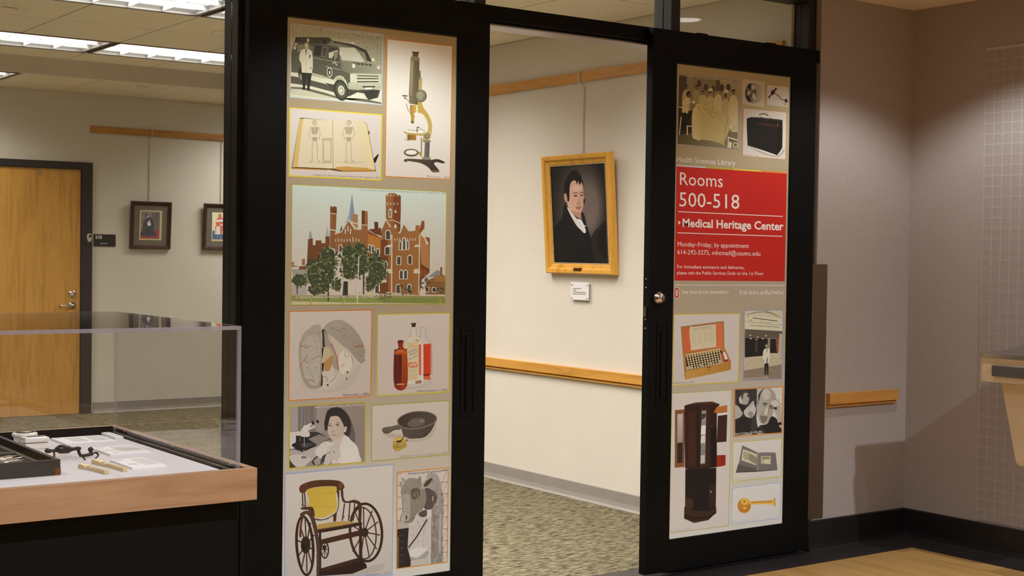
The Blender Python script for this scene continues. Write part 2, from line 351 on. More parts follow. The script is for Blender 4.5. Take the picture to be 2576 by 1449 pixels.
# ------------------------------------------------------------------ lobby downlights
M['down_glow'] = glow('downlight_glow', (1.0, 0.93, 0.86, 1), 6.0)
def downlight(x, y, label, watts, cone, blend):
    t = thing('downlight', (x, y, LZ), label, 'downlight', 'lobby downlights')
    MB().lathe([(0.074, LZ+0.05), (0.076, LZ-0.001), (0.092, LZ-0.006), (0.096, LZ)], (x, y, 0), 'Z', 32).build('trim_ring', 'white_enamel', t)
    MB().lathe([(0.001, LZ-0.0025), (0.072, LZ-0.0025), (0.072, LZ-0.001), (0.001, LZ-0.001)], (x, y, 0), 'Z', 32).build('lens', 'down_glow', t)
    ld = bpy.data.lights.new('downlight_lamp', 'SPOT'); ld.energy = watts; ld.color = (0.95, 0.99, 1.0) if y > 3 else (0.86, 0.94, 1.0)
    ld.spot_size = math.radians(cone); ld.spot_blend = blend; ld.shadow_soft_size = 0.025
    lo = bpy.data.objects.new('downlight_lamp', ld); COL.objects.link(lo); lo.location = (x, y, LZ-0.03)
for x, y, lb, k in ((5.185, 3.92, 'round downlight beside the drinking fountain', 0.26), (5.185, 1.50, 'round downlight over the wall of the fountain, away from the doors', 1.3),
                 (2.70, 3.92, 'round downlight in front of the left sliding door', 0.27), (1.20, 1.50, 'round downlight in the middle of the lobby', 1.5),
                 (0.22, 3.92, 'round downlight over the display case', 0.22), (5.185, -0.92, 'round downlight at the rear by the fountain wall', 1.2), (1.20, -0.92, 'round downlight at the rear of the lobby', 1.2)):  # mid-lobby and rear lamps are added to even the light on the door panels
    downlight(x, y, lb, LOBBY_W*k, 124 if y > 3 else 146, 0.42 if y > 3 else 0.55)

# ================================================================== glazed storefront
win = struct(empty('window_1', (3.6, MY, 0)), 'black framed storefront glazing around the sliding doors')
MW, MD = 0.053, 0.115
def mull(x1, z1=LZ):
    # front edge ends at x1; body with a glazing groove
    o = MB().box(x1-MW, x1, MY, MY+0.05, 0, z1).box(x1-MW+0.006, x1-0.006, MY+0.05, MY+0.058, 0, z1).box(x1-MW, x1, MY+0.058, MY+MD, 0, z1)
    return o.build('mullion', 'black_mull', win)
for x in (0.913, 2.213, 3.241, 4.299, 5.187): mull(x)
HB0, HB1 = 2.362, 2.436
hb = MB().box(2.213, 3.188, MY, MY+MD, HB0, HB1).box(3.241, 4.246, MY, MY+MD, HB0, HB1).box(4.299, 5.134, MY, MY+MD, HB0, HB1)
hb.build('header_rail', 'black_metal', win)
B(2.10, 5.20, 4.712, MY, 2.372, 2.43).build('door_track', 'black_metal', win)
B(3.241, 4.246, MY+0.003, MY+MD-0.001, HB0-0.006, HB0).build('header_soffit', 'grey_metal', win, 'satin grey strip under the header')
hd = MB()
for a, b in ((0.913, 2.16), (2.213, 3.188), (3.241, 4.246), (4.299, 5.134)): hd.box(a, b, MY, MY+MD, 2.663, LZ)
hd.build('head_rail', 'black_mull', win)
B(0.913, 2.16, MY, MY+MD, 0, 0.07).build('sill_rail', 'black_mull', win)
GYp = MY+0.054
B(0.913, 2.16, GYp-0.004, GYp+0.004, 0.07, 2.663).build('pane', 'glass', win)
for a, b in ((2.213, 3.188), (3.241, 4.246), (4.299, 5.134)): B(a, b, GYp-0.004, GYp+0.004, HB1, 2.663).build('pane', 'glass', win)
for a, b in ((2.213, 3.188), (4.299, 5.134)): B(a, b, GYp-0.004, GYp+0.004, 0.07, HB0).build('pane', 'glass', win)
sr = MB().box(2.213, 3.188, MY, MY+MD, 0, 0.07).box(4.299, 5.134, MY, MY+MD, 0, 0.07)
sr.build('sill_rail', 'black_mull', win)
# filler above the storefront up to the hall ceiling
struct(B(0.86, HX, 4.83, 4.86, LZ, HZ+0.05).build('wall_above_glazing', 'hall_wall'), 'strip of hall wall above the glazing')
struct(B(-3, 6, WY+0.02, 4.83, LZ, LZ+0.1).build('ceiling_soffit', 'lobby_ceiling'), 'plain soffit above the glazing')

# ------------------------------------------------------------------ sliding doors
PZ0, PZ1 = 0.162, 2.284
def sliding(name, x0, x1, p0, p1, label, lead):
    d = struct(empty(name, ((x0+x1)/2, DY+0.02, 0.02)), label)
    y0, y1, z0, z1 = DY-0.004, DY+0.034, 0.022, 2.422
    B(x0, p0, y0, y1, z0, z1).build('stile', 'black_metal', d); B(p1, x1, y0, y1, z0, z1).build('stile', 'black_metal', d)
    B(p0, p1, y0, y1, PZ1, z1).build('top_rail', 'black_metal', d); B(p0, p1, y0, y1, z0, PZ0).build('bottom_rail', 'black_metal', d)
    b = 0.006                                            # glazing bead
    bd = MB().box(p0, p1, DY-0.001, DY+0.006, PZ1-b, PZ1).box(p0, p1, DY-0.001, DY+0.006, PZ0, PZ0+0.003).box(p1-0.004, p1, DY-0.001, DY+0.006, PZ0, PZ1)
    bd.build('glazing_bead', 'black_mull', d)
    # recessed pull: raised frame with a sunken channel
    hx = x1-0.085 if lead > 0 else x0+0.085
    f = MB().box(hx-0.036, hx+0.036, y0-0.003, y0, 0.775, 0.785).box(hx-0.036, hx+0.036, y0-0.003, y0, 1.123, 1.133).box(hx-0.036, hx-0.026, y0-0.003, y0, 0.785, 1.123).box(hx+0.026, hx+0.036, y0-0.003, y0, 0.785, 1.123)
    h = f.build('pull_handle', 'black_metal', d); B(hx-0.012, hx+0.012, y0-0.005, y0, 0.80, 1.10).build('grip', 'black_metal', h)
    for hxx in (x0+0.3, x1-0.3): B(hxx-0.03, hxx+0.03, y0+0.006, y1, z1, z1+0.006).build('hanger', 'black_metal', d)
    return d
dL = sliding('door_1', 2.172, 3.217, 2.323, 3.066, 'black sliding door with a photo panel beside the display case', 1)
dR = sliding('door_2', 4.081, 5.118, 4.224, 4.950, 'black sliding door with the red information sign', -1)
# lock cylinder and latch on the right door's leading edge
lk = MB().lathe([(0.028, 0), (0.029, -0.004), (0.026, -0.018), (0.020, -0.022), (0.019, -0.030), (0.001, -0.031)], (4.131, DY-0.004, 1.243), 'Y', 28).build('lock_cylinder', 'chrome', dR, 'chrome key lock cylinder')
B(4.131-0.002, 4.131+0.002, DY-0.0355, DY-0.0345, 1.237, 1.249).build('keyhole', 'black_metal', lk)
yb = DY+0.015
MB().prism([(yb-0.008, 1.160), (yb+0.008, 1.160), (yb+0.008, 1.19), (yb+0.004, 1.205), (yb-0.008, 1.205)], 'X', 4.074, 4.081).build('latch_bolt', 'steel', dR)
for z in (1.325, 1.287, 1.148, 1.108): MB().lathe([(0.004, 0), (0.003, -0.003), (0.0005, -0.0035)], (4.081, yb, z), 'X', 10).build('edge_screw', 'steel', dR)
# ================================================================== display case
CX0, CX1, CY0, CY1 = -0.55, 1.632, 3.430, 4.500
RZ0, RZ1, ZD = 0.765, 0.850, 0.835
case = thing('display_case', (0.54, 3.97, 0), 'black display case with a pale maple top rim before the glazing', 'display case')
cb = MB().box(CX0+0.03, CX1-0.03, CY0+0.06, CY1-0.03, 0.09, RZ0).box(CX0+0.08, CX1-0.08, CY0+0.11, CY1-0.08, 0, 0.09)
cb.build('cabinet', 'black_metal', case)
B(CX0+0.05, CX0+0.06, CY0+0.057, CY0+0.06, 0.1, 0.75).build('panel_seam', 'black_rubber', case)
RW = 0.022
for nm, a in (('rim_rail', (CX0, CX1, CY0, CY0+RW)), ('rim_rail', (CX0, CX1, CY1-RW, CY1)), ('rim_rail', (CX0, CX0+RW, CY0+RW, CY1-RW)), ('rim_rail', (CX1-RW, CX1, CY0+RW, CY1-RW))):
    MB().bbox(a[0], a[1], a[2], a[3], RZ0, RZ1, 0.0015).build(nm, 'maple', case)
LI = RW+0.006
lin = MB().box(CX0+RW, CX1-RW, CY0+RW, CY0+LI, 0.80, RZ1-0.002).box(CX0+RW, CX1-RW, CY1-LI, CY1-RW, 0.80, RZ1-0.002).box(CX0+RW, CX0+LI, CY0+LI, CY1-LI, 0.80, RZ1-0.002).box(CX1-LI, CX1-RW, CY0+LI, CY1-LI, 0.80, RZ1-0.002)
lin.build('liner', 'black_metal', case)
B(CX0+RW, CX1-RW, CY0+RW, CY1-RW, 0.79, ZD-0.004).build('well', 'black_metal', case)
B(CX0+0.06, 1.575, CY0+0.045, 4.372, ZD-0.004, ZD).build('deck', 'white_cloth', case, 'white cloth covered deck')
MB().tube([(1.588, CY0+0.05, ZD+0.001), (1.588, 4.40, ZD+0.001)], 0.007, 8).build('channel_bar', 'black_rubber', case)
B(CX0+0.06, 1.58, 4.378, 4.386, ZD-0.004, RZ1+0.012).build('back_strip', 'black_metal', case)
# acrylic cover
cov = thing('acrylic_cover', (0.54, 3.97, ZD), 'clear acrylic box cover over the display case', 'display cover')
AX0, AX1, AY0, AY1, AZ0, AZ1, AT = -0.50, 1.604, 3.476, 4.412, ZD-0.003, 1.226, 0.010
M['acrylic_edge'] = clear('polished_acrylic_edge', (0.93, 0.91, 0.92, 1), 1.9, 0.06)
_nt = M['acrylic_edge'].node_tree; _o = next(n for n in _nt.nodes if n.type == 'OUTPUT_MATERIAL'); _s = _o.inputs[0].links[0].from_socket
_t = node(_nt, 'ShaderNodeBsdfTranslucent', i_Color=rgb(214, 206, 214)); _d = node(_nt, 'ShaderNodeBsdfDiffuse', i_Color=rgb(190, 182, 190))
_a = node(_nt, 'ShaderNodeMixShader', i_0=0.5); _m = node(_nt, 'ShaderNodeMixShader', i_0=0.3)      # pale mix paints in the light leaving the sheet's edges
_nt.links.new(_t.outputs[0], _a.inputs[1]); _nt.links.new(_d.outputs[0], _a.inputs[2]); _nt.links.new(_s, _m.inputs[1]); _nt.links.new(_a.outputs[0], _m.inputs[2]); _nt.links.new(_m.outputs[0], _o.inputs[0])
# outward and inward faces of each sheet
B(AX0+AT, AX1-AT, AY0, AY0+AT, AZ0, AZ1-AT).build('side_pane', 'acrylic', cov)
B(AX0+AT, AX1-AT, AY1-AT, AY1, AZ0, AZ1-AT).build('side_pane', 'acrylic', cov)
B(AX0, AX0+AT, AY0+AT, AY1-AT, AZ0, AZ1-AT).build('side_pane', 'acrylic', cov)
B(AX1-AT, AX1, AY0+AT, AY1-AT, AZ0, AZ1-AT).build('side_pane', 'acrylic', cov)
B(AX0+AT, AX1-AT, AY0+AT, AY1-AT, AZ1-AT, AZ1).build('top_pane', 'acrylic', cov)
for y in (AY0, AY1-AT):
    for x in (AX0, AX1-AT): B(x, x+AT, y, y+AT, AZ0, AZ1-AT).build('polished_edge', 'acrylic_edge', cov)
B(AX0, AX1, AY0, AY0+AT, AZ1-AT, AZ1).build('polished_edge', 'acrylic_edge', cov); B(AX0, AX1, AY1-AT, AY1, AZ1-AT, AZ1).build('polished_edge', 'acrylic_edge', cov)
for x in (AX0, AX1-AT): B(x, x+AT, AY0+AT, AY1-AT, AZ1-AT, AZ1).build('polished_edge', 'acrylic_edge', cov)
for p in ((1.33, 4.377, 0.848), (1.606, 4.34, 0.846), (1.606, 3.95, 0.846), (1.606, 3.54, 0.846)):
    ax = 'Y' if p[1] > 4.37 else 'X'
    MB().lathe([(0.005, 0.0), (0.0045, -0.003), (0.001, -0.004)], p, ax, 12).build('screw', 'steel', case)

# ---- contents (all stand on the white deck)
def dk(u, v, z=ZD): return on_z(u, v, z)
TX0, TX1, TY0, TY1, TT = 0.74, 1.183, 3.664, 4.30, 0.876
tr = thing('instrument_tray', (0.96, 3.98, ZD), 'open black leather instrument case with silver tools in compartments', 'instrument case')
wt = 0.012
bb = MB().box(TX0, TX1, TY0, TY0+wt, ZD, TT).box(TX0, TX1, TY1-wt, TY1, ZD, TT).box(TX0, TX0+wt, TY0+wt, TY1-wt, ZD, TT).box(TX1-wt, TX1, TY0+wt, TY1-wt, ZD, TT).box(TX0+wt, TX1-wt, TY0+wt, TY1-wt, ZD, ZD+0.004)
bb.build('tray_body', 'leather', tr)
B(TX0+wt, 1.126, TY0+wt, TY1-wt, ZD+0.004, ZD+0.022).build('lining', 'velvet', tr, 'grey fabric lining')
MB().bbox(TX0+wt, 1.126, 3.86, 3.885, ZD+0.022, TT-0.002, 0.003).build('divider', 'leather', tr)
MB().bbox(1.126, 1.141, TY0+wt, TY1-wt, ZD+0.004, TT-0.006, 0.003).build('divider', 'leather', tr)
MB().box(TX1-0.014, TX1+0.001, TY0-0.001, TY0+0.010, ZD+0.001, ZD+0.019).build('corner_mount', 'brass', tr, 'worn brass corner mount')
random.seed(3)
for k in range(30):
    x = 1.02+random.random()*0.085; y = 3.70+random.random()*0.13; z = ZD+0.026+0.0005*k; a = random.uniform(-0.5, 0.9); L = random.uniform(0.03, 0.055)
    d = Vector((math.cos(a), math.sin(a), random.uniform(-0.05, 0.25)))*L
    t = thing('surgical_tool', (x, y, z), 'small bright steel tool in the instrument case, one of a heap', 'tool', 'steel tools in the instrument case')
    MB().tube([Vector((x, y, z))-d*0.5, Vector((x, y, z))+d*0.1, Vector((x, y, z))+d*0.5], [0.0028, 0.0022, 0.0006], 6).build('shank', 'chrome', t)
for k in range(3):
    y = 4.02+k*0.05
    t = thing('trephine_handle', (0.98, y, ZD+0.022), 'dark wooden tool handle in the rear tray compartment', 'tool', 'handled tools in the rear compartment')
    MB().lathe([(0.001, -0.05), (0.011, -0.045), (0.008, -0.02), (0.011, 0.01), (0.009, 0.035), (0.003, 0.04), (0.003, 0.06), (0.001, 0.062)], (0.99, y, ZD+0.033), 'X', 12).build('handle', 'cherry', t)
# round lidded jar
p = dk(62, 1121); jx, jy = p.x, p.y
jar = thing('ceramic_jar', (jx, jy, ZD), 'round white lidded ceramic pot with a dark printed lid', 'jar')
MB().lathe([(0.030, ZD), (0.031, ZD+0.004), (0.031, ZD+0.026), (0.0335, ZD+0.028), (0.0335, ZD+0.029)], (jx, jy, 0), 'Z', 32).build('pot', 'ceramic', jar)
MB().lathe([(0.0335, ZD+0.0292), (0.0365, ZD+0.030), (0.0375, ZD+0.036), (0.034, ZD+0.040), (0.001, ZD+0.041)], (jx, jy, 0), 'Z', 32).build('lid', 'ceramic', jar)
MB().lathe([(0.027, ZD+0.0405), (0.027, ZD+0.0416), (0.001, ZD+0.0418)], (jx, jy, 0), 'Z', 32).build('lid_print', 'iron', jar, 'dark printed disc on the lid')
MB().lathe([(0.017, ZD+0.0418), (0.001, ZD+0.0421)], (jx+0.003, jy, 0), 'Z', 24).build('lid_panel', 'ceramic', jar)
# rectangular ceramic box
p = dk(92, 1130); bx, by = p.x+0.004, p.y+0.03
bxo = thing('ceramic_box', (bx, by, ZD), 'rectangular white ceramic box with a rounded lid', 'box')
MB().bbox(bx-0.035, bx+0.035, by-0.026, by+0.026, ZD, ZD+0.017, 0.004).build('body', 'ceramic', bxo)
MB().bbox(bx-0.037, bx+0.037, by-0.028, by+0.028, ZD+0.018, ZD+0.034, 0.009).build('lid', 'ceramic', bxo)
MB().bbox(bx-0.022, bx+0.022, by-0.015, by+0.015, ZD+0.0335, ZD+0.0348, 0.0005).build('lid_print', 'mat_grey', bxo)
# caption cards: foam board with printed text lines
def card(x0, x1, y0, y1, label, cols, h=0.006):
    t = thing('caption_card', ((x0+x1)/2, (y0+y1)/2, ZD), label, 'card', 'caption cards on the deck')
    MB().bbox(x0, x1, y0, y1, ZD, ZD+h, 0.0006).build('board', 'card', t)
    ln = MB()
    for (a, b, c, d, n) in cols:
        for k in range(n):
            y = y0+(y1-y0)*(d-(d-c)*k/max(1, n-1)); xx = x0+(x1-x0)*a; xe = x0+(x1-x0)*(b-random.random()*0.06*(k % 3 == 2))
            ln.box(xx, xe, y-0.0011, y+0.0011, ZD+h, ZD+h+0.0002)
    ln.build('print', 'mat_grey', t); return t
sz = 0.9786
card(1.372, 1.525, 4.195, 4.345, 'white caption card beside the ceramic box with two columns of text', [(0.22, 0.55, 0.25, 0.85, 9), (0.62, 0.95, 0.2, 0.9, 11), (0.05, 0.16, 0.85, 0.9, 2)])
card(1.408, 1.528, 3.920, 4.085, 'white caption card behind the hand drill with one column of text', [(0.4, 0.95, 0.2, 0.85, 10), (0.05, 0.25, 0.82, 0.9, 2), (0.12, 0.3, 0.12, 0.2, 2)])
card(1.372, 1.468, 3.652, 3.822, 'white caption card beside the ivory brushes', [(0.5, 0.95, 0.2, 0.85, 9), (0.12, 0.4, 0.3, 0.42, 3), (0.06, 0.3, 0.84, 0.9, 2)])
card(1.540, 1.566, 4.245, 4.37, 'narrow white title card in the rear deck corner', [(0.45, 0.65, 0.1, 0.9, 20)], 0.010)
card(1.240, 1.258, 4.15, 4.30, 'narrow white card leaning along the instrument case', [(0.3, 0.5, 0.2, 0.8, 8)], 0.008)
# hand drill (brace)
dr = thing('hand_drill', (1.31, 3.99, ZD), 'black iron hand drill with a crank and round knob standing on the deck', 'hand drill')
def dpt(u, v, y): return on_y(u, v, y)
ya = 3.935
P = lambda u, v: dpt(u, v, ya)
MB().tube([P(112, 1134), P(116, 1134), P(121, 1134), P(126, 1134.5), P(131, 1134), P(138, 1133), P(142, 1131), P(150, 1130), P(162, 1130), P(172, 1131), P(180, 1130), P(188, 1129), P(196, 1128), P(203, 1128)],
          [0.002, 0.0065, 0.0072, 0.006, 0.004, 0.0045, 0.008, 0.0125, 0.0125, 0.011, 0.006, 0.005, 0.006, 0.004], 12).build('body', 'iron', dr)
MB().tube([P(196, 1128), P(199, 1139), P(202, 1146), P(212, 1146), P(222, 1144), P(234, 1141)], [0.005, 0.0045, 0.0045, 0.004, 0.0045, 0.005], 10).build('crank', 'iron', dr)
q = P(228, 1131); MB().ball(q, 0.0078).tube([q, P(228, 1142)], 0.004, 8).build('knob', 'iron', dr)
f0 = on_z(137, 1155, ZD); f1 = on_z(214, 1158, ZD); f2 = on_z(241, 1154, ZD)
MB().tube([P(136, 1137), (P(136, 1137)+f0)*0.5, f0+Vector((0, 0, 0.0022))], [0.003, 0.003, 0.0022], 8).build('stand_wire', 'brass', dr)
MB().tube([P(208, 1146), P(210, 1151), f1+Vector((0, 0, 0.0022))], [0.003, 0.0026, 0.0022], 8).build('stand_wire', 'iron', dr)
MB().tube([P(236, 1139), P(243, 1139), P(247, 1144), P(246, 1149), f2+Vector((0, 0, 0.0022))], [0.003, 0.003, 0.003, 0.0026, 0.0022], 8).build('stand_wire', 'iron', dr)
# two ivory handled brushes
def brush(a, b, label):
    a, b = Vector(a), Vector(b); d = (b-a); L = d.length; d.normalize(); n = Vector((-d.y, d.x, 0)); z = ZD+0.006
    t = thing('ivory_brush', (a.x, a.y, ZD), label, 'brush', 'ivory brushes on the deck')
    def bar(s0, s1, w0, w1, z0, z1):
        v = []
        for s, w_ in ((s0, w0), (s1, w1)):
            for k in (-1, 1):
                for zz in (z0, z1): p = a+d*(s*L)+n*(k*w_); v.append((p.x, p.y, zz))
        return MB().add(v, [(0, 1, 3, 2), (4, 6, 7, 5), (0, 4, 5, 1), (2, 3, 7, 6), (0, 2, 6, 4), (1, 5, 7, 3)])
    bar(0.0, 0.27, 0.0085, 0.009, ZD, ZD+0.009).build('brush_head', 'ivory', t)
    bar(0.02, 0.24, 0.0075, 0.008, ZD+0.009, ZD+0.012).build('bristles', 'bristle', t)
    for k in range(4): bar(0.27, 0.30, 0.0016, 0.0016, ZD+0.002+k*0.002, ZD+0.003+k*0.002).build('groove', 'iron', t)
    bar(0.30, 0.45, 0.007, 0.0032, ZD+0.001, ZD+0.008).build('neck', 'ivory', t)
    bar(0.45, 1.0, 0.0036, 0.0062, ZD+0.0005, ZD+0.010).build('handle', 'ivory', t)
    return t
brush((1.268, 3.755, 0), (1.288, 3.612, 0), 'ivory handled brush nearer the leather instrument case')
brush((1.325, 3.815, 0), (1.345, 3.632, 0), 'ivory handled brush lying against the caption card')

# ================================================================== hall door
d3 = struct(empty('door_3', (3.55, BY, 0)), 'blond wooden hall door in a dark steel frame')
FX0, FX1 = 2.98, 4.118
fr = MB().box(FX1-0.092, FX1, BY-0.03, BY, 0, 2.155).box(FX0, FX0+0.092, BY-0.03, BY, 0, 2.155).box(FX0+0.092, FX1-0.092, BY-0.03, BY, 2.098, 2.155)
fr.box(FX1-0.098, FX1-0.092, BY-0.012, BY, 0, 2.098).box(FX0+0.092, FX0+0.098, BY-0.012, BY, 0, 2.098).box(FX0+0.098, FX1-0.098, BY-0.012, BY, 2.092, 2.098)
fr.build('door_frame', 'frame_black', d3)
B(FX0+0.098, FX1-0.098, BY-0.008, BY, 0.006, 2.092).build('door_leaf', 'door_wood', d3)
MB().lathe([(0.030, 0), (0.031, -0.004), (0.027, -0.012), (0.012, -0.014), (0.001, -0.014)], (3.952, BY-0.008, 1.032), 'Y', 24).build('deadbolt', 'chrome', d3)
lv = MB().lathe([(0.032, 0), (0.032, -0.006), (0.012, -0.010), (0.011, -0.045), (0.001, -0.046)], (3.952, BY-0.008, 0.934), 'Y', 24)
lv.tube([(3.952, BY-0.045, 0.934), (3.90, BY-0.048, 0.932), (3.86, BY-0.046, 0.931), (3.842, BY-0.03, 0.93), (3.842, BY-0.012, 0.93)], 0.009, 10)
lv.build('lever_handle', 'chrome', d3, 'chrome lever handle')
for x in (3.66, 3.678): MB().tube([(x, BY-0.02, 2.095), (x, BY-0.02, 2.03)], 0.0022, 6).build('door_bumper', 'grey_metal', d3)
ck = thing('plastic_clip', (4.088, BY-0.03, 1.48), 'frosted plastic clip hooked on the dark door frame', 'clip')
MB().prism([(4.068, 1.535), (4.078, 1.548), (4.10, 1.548), (4.112, 1.535), (4.108, 1.50), (4.098, 1.478), (4.080, 1.478), (4.070, 1.50)], 'Y', BY-0.045, BY-0.031).build('clip_body', 'clear_plastic', ck)
MB().lathe([(0.012, 0), (0.012, -0.003), (0.007, -0.003)], (4.094, BY-0.045, 1.527), 'Y', 16).build('clip_hole', 'frame_black', ck)
sg = thing('room_sign', (4.235, BY, 1.49), 'black room number sign 510 beside the wooden door', 'sign')
MB().bbox(4.139, 4.331, BY-0.006, BY, 1.441, 1.545, 0.0015).build('sign_plate', 'black_sign', sg)

# ================================================================== framed pictures
def picture_frame(root, o, u, v, n, w, h, fw, depth, mat, inner=None, lip=0.0):
    """mitred frame around a w x h rectangle: o = lower left back corner, u right, v up, n outward"""
    prof = [(0, 0), (0, depth*0.75), (fw*0.12, depth), (fw*0.45, depth*0.93), (fw*0.62, depth*0.66), (fw*0.9, depth*0.55), (fw, depth*0.42), (fw, 0)]
    def P(a, b, c): return o+u*a+v*b+n*c
    for side in range(4):
        mb = MB(); vs = []
        for end in (0, 1):
            for (d, c) in prof:
                if side == 0: a, b = (d if end == 0 else w-d), d
                elif side == 1: a, b = w-d, (d if end == 0 else h-d)
                elif side == 2: a, b = (w-d if end == 0 else d), h-d
                else: a, b = d, (h-d if end == 0 else d)
                vs.append(P(a, b, c))
        k = len(prof); fs = [(i, (i+1) % k, k+(i+1) % k, k+i) for i in range(k)]+[tuple(range(k-1, -1, -1)), tuple(range(k, 2*k))]
        mb.add(vs, fs).build('frame_rail', mat, root)
def slab(o, u, v, n, a0, a1, b0, b1, c0, c1):
    vs = [o+u*a+v*b+n*c for c in (c0, c1) for b in (b0, b1) for a in (a0, a1)]
    return MB().add(vs, [(0, 2, 3, 1), (4, 5, 7, 6), (0, 1, 5, 4), (2, 6, 7, 3), (0, 4, 6, 2), (1, 3, 7, 5)])
# portrait, leaning out from the wall at the top
pb = Vector((HX-0.002, 6.739, 1.317)); lean = 0.050/0.69
PU = Vector((0, -1, 0)); PV = Vector((-lean, 0, 1)).normalized(); PN = Vector((-1, 0, -lean)).normalized(); PW, PH = 0.634, 0.694
por = thing('portrait_painting', (HX-0.02, 6.42, 1.317), 'oil portrait of a seated man in a dark coat in a gilt frame', 'painting')
picture_frame(por, pb, PU, PV, PN, PW, PH, 0.058, 0.042, 'gold')
bead = MB()
for k in range(62):
    b = 0.064+k*(PH-0.128)/61
    for a in (0.0605, PW-0.0605): bead.ball(pb+PU*a+PV*b+PN*0.018, 0.0036, n=6)
for k in range(56):
    a = 0.066+k*(PW-0.132)/55
    for b in (0.0605, PH-0.0605): bead.ball(pb+PU*a+PV*b+PN*0.018, 0.0036, n=6)
bead.build('beaded_slip', 'ivory', por)
slab(pb, PU, PV, PN, 0.05, PW-0.05, 0.05, PH-0.05, 0.004, 0.0145).build('backing', 'frame_black', por)
slab(pb, PU, PV, PN, PW/2-0.045, PW/2+0.03, 0.012, 0.036, 0.034, 0.0405).build('name_plate', 'brass', por)
hp = on_x(1458, 178, HX-0.02)
def hanger(name, pts, label, cap):
    t = thing(name, pts[0], label, 'picture rod', 'picture hanging rods')
    MB().tube(pts, 0.0045, 8).build('rod', 'white_bar', t); MB().bbox(*cap, 0.002).build('hook', 'white_bar', t); return t
hy = 6.455
hanger('hanging_rod', [(HX-0.026, hy+0.01, 2.496), (HX-0.026, hy+0.01, 2.43), (HX-0.010, hy-0.012, 2.40), (HX-0.008, hy-0.012, 2.39), (HX-0.008, hy-0.012, 1.96)], 'white rod hanging the portrait from the oak rail', (HX-0.031, HX, hy+0.003, hy+0.017, 2.4905, 2.498))
# caption plate under the portrait
cp = thing('caption_plate', (HX, 6.46, 1.21), 'small clear caption plate with corner screws under the portrait', 'caption')
c0, c1 = on_x(1437, 711, HX-0.015), on_x(1481, 756, HX-0.015)
MB().bbox(HX-0.018, HX-0.012, c1.y, c0.y, c1.z, c0.z+0.004, 0.001).build('plate', 'card', cp)
for yy in (c1.y+0.012, c0.y-0.012):
    for zz in (c1.z+0.012, c0.z-0.010): MB().lathe([(0.006, 0.018), (0.006, -0.002), (0.004, -0.005), (0.001, -0.006)], (HX-0.018, yy, zz), 'X', 12).build('standoff', 'chrome', cp)
tx = MB()
for k, (a, b) in enumerate(((0.12, 0.6), (0.12, 0.32), (0.12, 0.85), (0.12, 0.85))):
    zz = c0.z-0.033-0.0105*k; yl = c0.y+(c1.y-c0.y)*a; yr = c0.y+(c1.y-c0.y)*b; tx.box(HX-0.0184, HX-0.018, yr, yl, zz-0.002, zz+0.002)
tx.build('print', 'mat_grey', cp)
# two framed prints on the far wall, also leaning out
def framed(x0, label):
    o = Vector((x0, BY-0.002, 1.424)); w_, h_ = 0.372, 0.418; ln = 0.03/0.42
    u = Vector((1, 0, 0)); v = Vector((0, -ln, 1)).normalized(); n = Vector((0, -1, -ln)).normalized()
    t = thing('framed_print', (x0+w_/2, BY, 1.424), label, 'framed print', 'framed prints on the far wall')
    picture_frame(t, o, u, v, n, w_, h_, 0.034, 0.028, 'cherry')
    slab(o, u, v, n, 0.03, w_-0.03, 0.03, h_-0.03, 0.003, 0.009).build('mount', 'mat_grey', t)
    slab(o, u, v, n, 0.084, w_-0.084, 0.078, h_-0.078, 0.009, 0.0105).build('mount_border', 'cream', t)
    return t, o, u, v, n
fp1 = framed(4.452, 'cherry framed print of a dark robed figure'); fp2 = framed(5.128, 'cherry framed print of a red robed figure')
hanger('hanging_rod', [(4.645, BY-0.024, 2.478), (4.645, BY-0.024, 2.41), (4.632, BY-0.008, 2.385), (4.632, BY-0.008, 1.86)], 'white rod hanging the dark robed print from the rail', (4.638, 4.652, BY-0.03, BY, 2.4705, 2.479))
hanger('hanging_rod', [(5.318, BY-0.024, 2.478), (5.318, BY-0.024, 2.41), (5.307, BY-0.008, 2.385), (5.307, BY-0.008, 1.86)], 'white rod hanging the red robed print from the rail', (5.311, 5.325, BY-0.03, BY, 2.4705, 2.479))

# ================================================================== drinking fountain and mosaic
TS = 0.0508
pm0 = 4.262
grout = B(RX-0.004, RX, 3.36, pm0, 0.16, 2.46).build('mosaic_bed', 'grout', wr)
tm = None
for i in range(6):
    for j in range(45):
        y1 = pm0-0.003-i*TS; z0 = 0.163+j*TS
        if tm is None:
            tm = MB().box(-0.0005, 0, -TS+0.003, 0, 0, TS-0.003).build('mosaic_tile', 'mosaic', wr); tm.location = (RX-0.004, y1, z0); tm.matrix_parent_inverse = Matrix.Identity(4)
        else:
            c = tm.copy(); COL.objects.link(c); c.location = (RX-0.004, y1, z0)
rest = MB()
for i in range(6, 17):
    for j in range(45):
        y1 = pm0-0.003-i*TS; z0 = 0.163+j*TS
        rest.box(RX-0.0045, RX-0.004, y1-TS+0.003, y1, z0, z0+TS-0.003)
r_ = rest.build('mosaic_field', 'mosaic', wr); r_['kind'] = 'stuff'
fo = thing('drinking_fountain', (5.65, 3.7, 0.5), 'beige wall mounted drinking fountain with a steel basin', 'drinking fountain')
FXa, FYa, FYb = 5.42, 3.47, 3.937
def rrect(x0, x1, y0, y1, r, z):            # outline rounded on the front corners
    pts = [(x1, y0), (x1, y1)]
    for k in range(7): a = math.pi/2+k*math.pi/12; pts.append((x0+r+r*math.cos(a), y1-r+r*math.sin(a)))
    for k in range(7): a = math.pi+k*math.pi/12; pts.append((x0+r+r*math.cos(a), y0+r+r*math.sin(a)))
    return [(p[0], p[1], z) for p in pts]
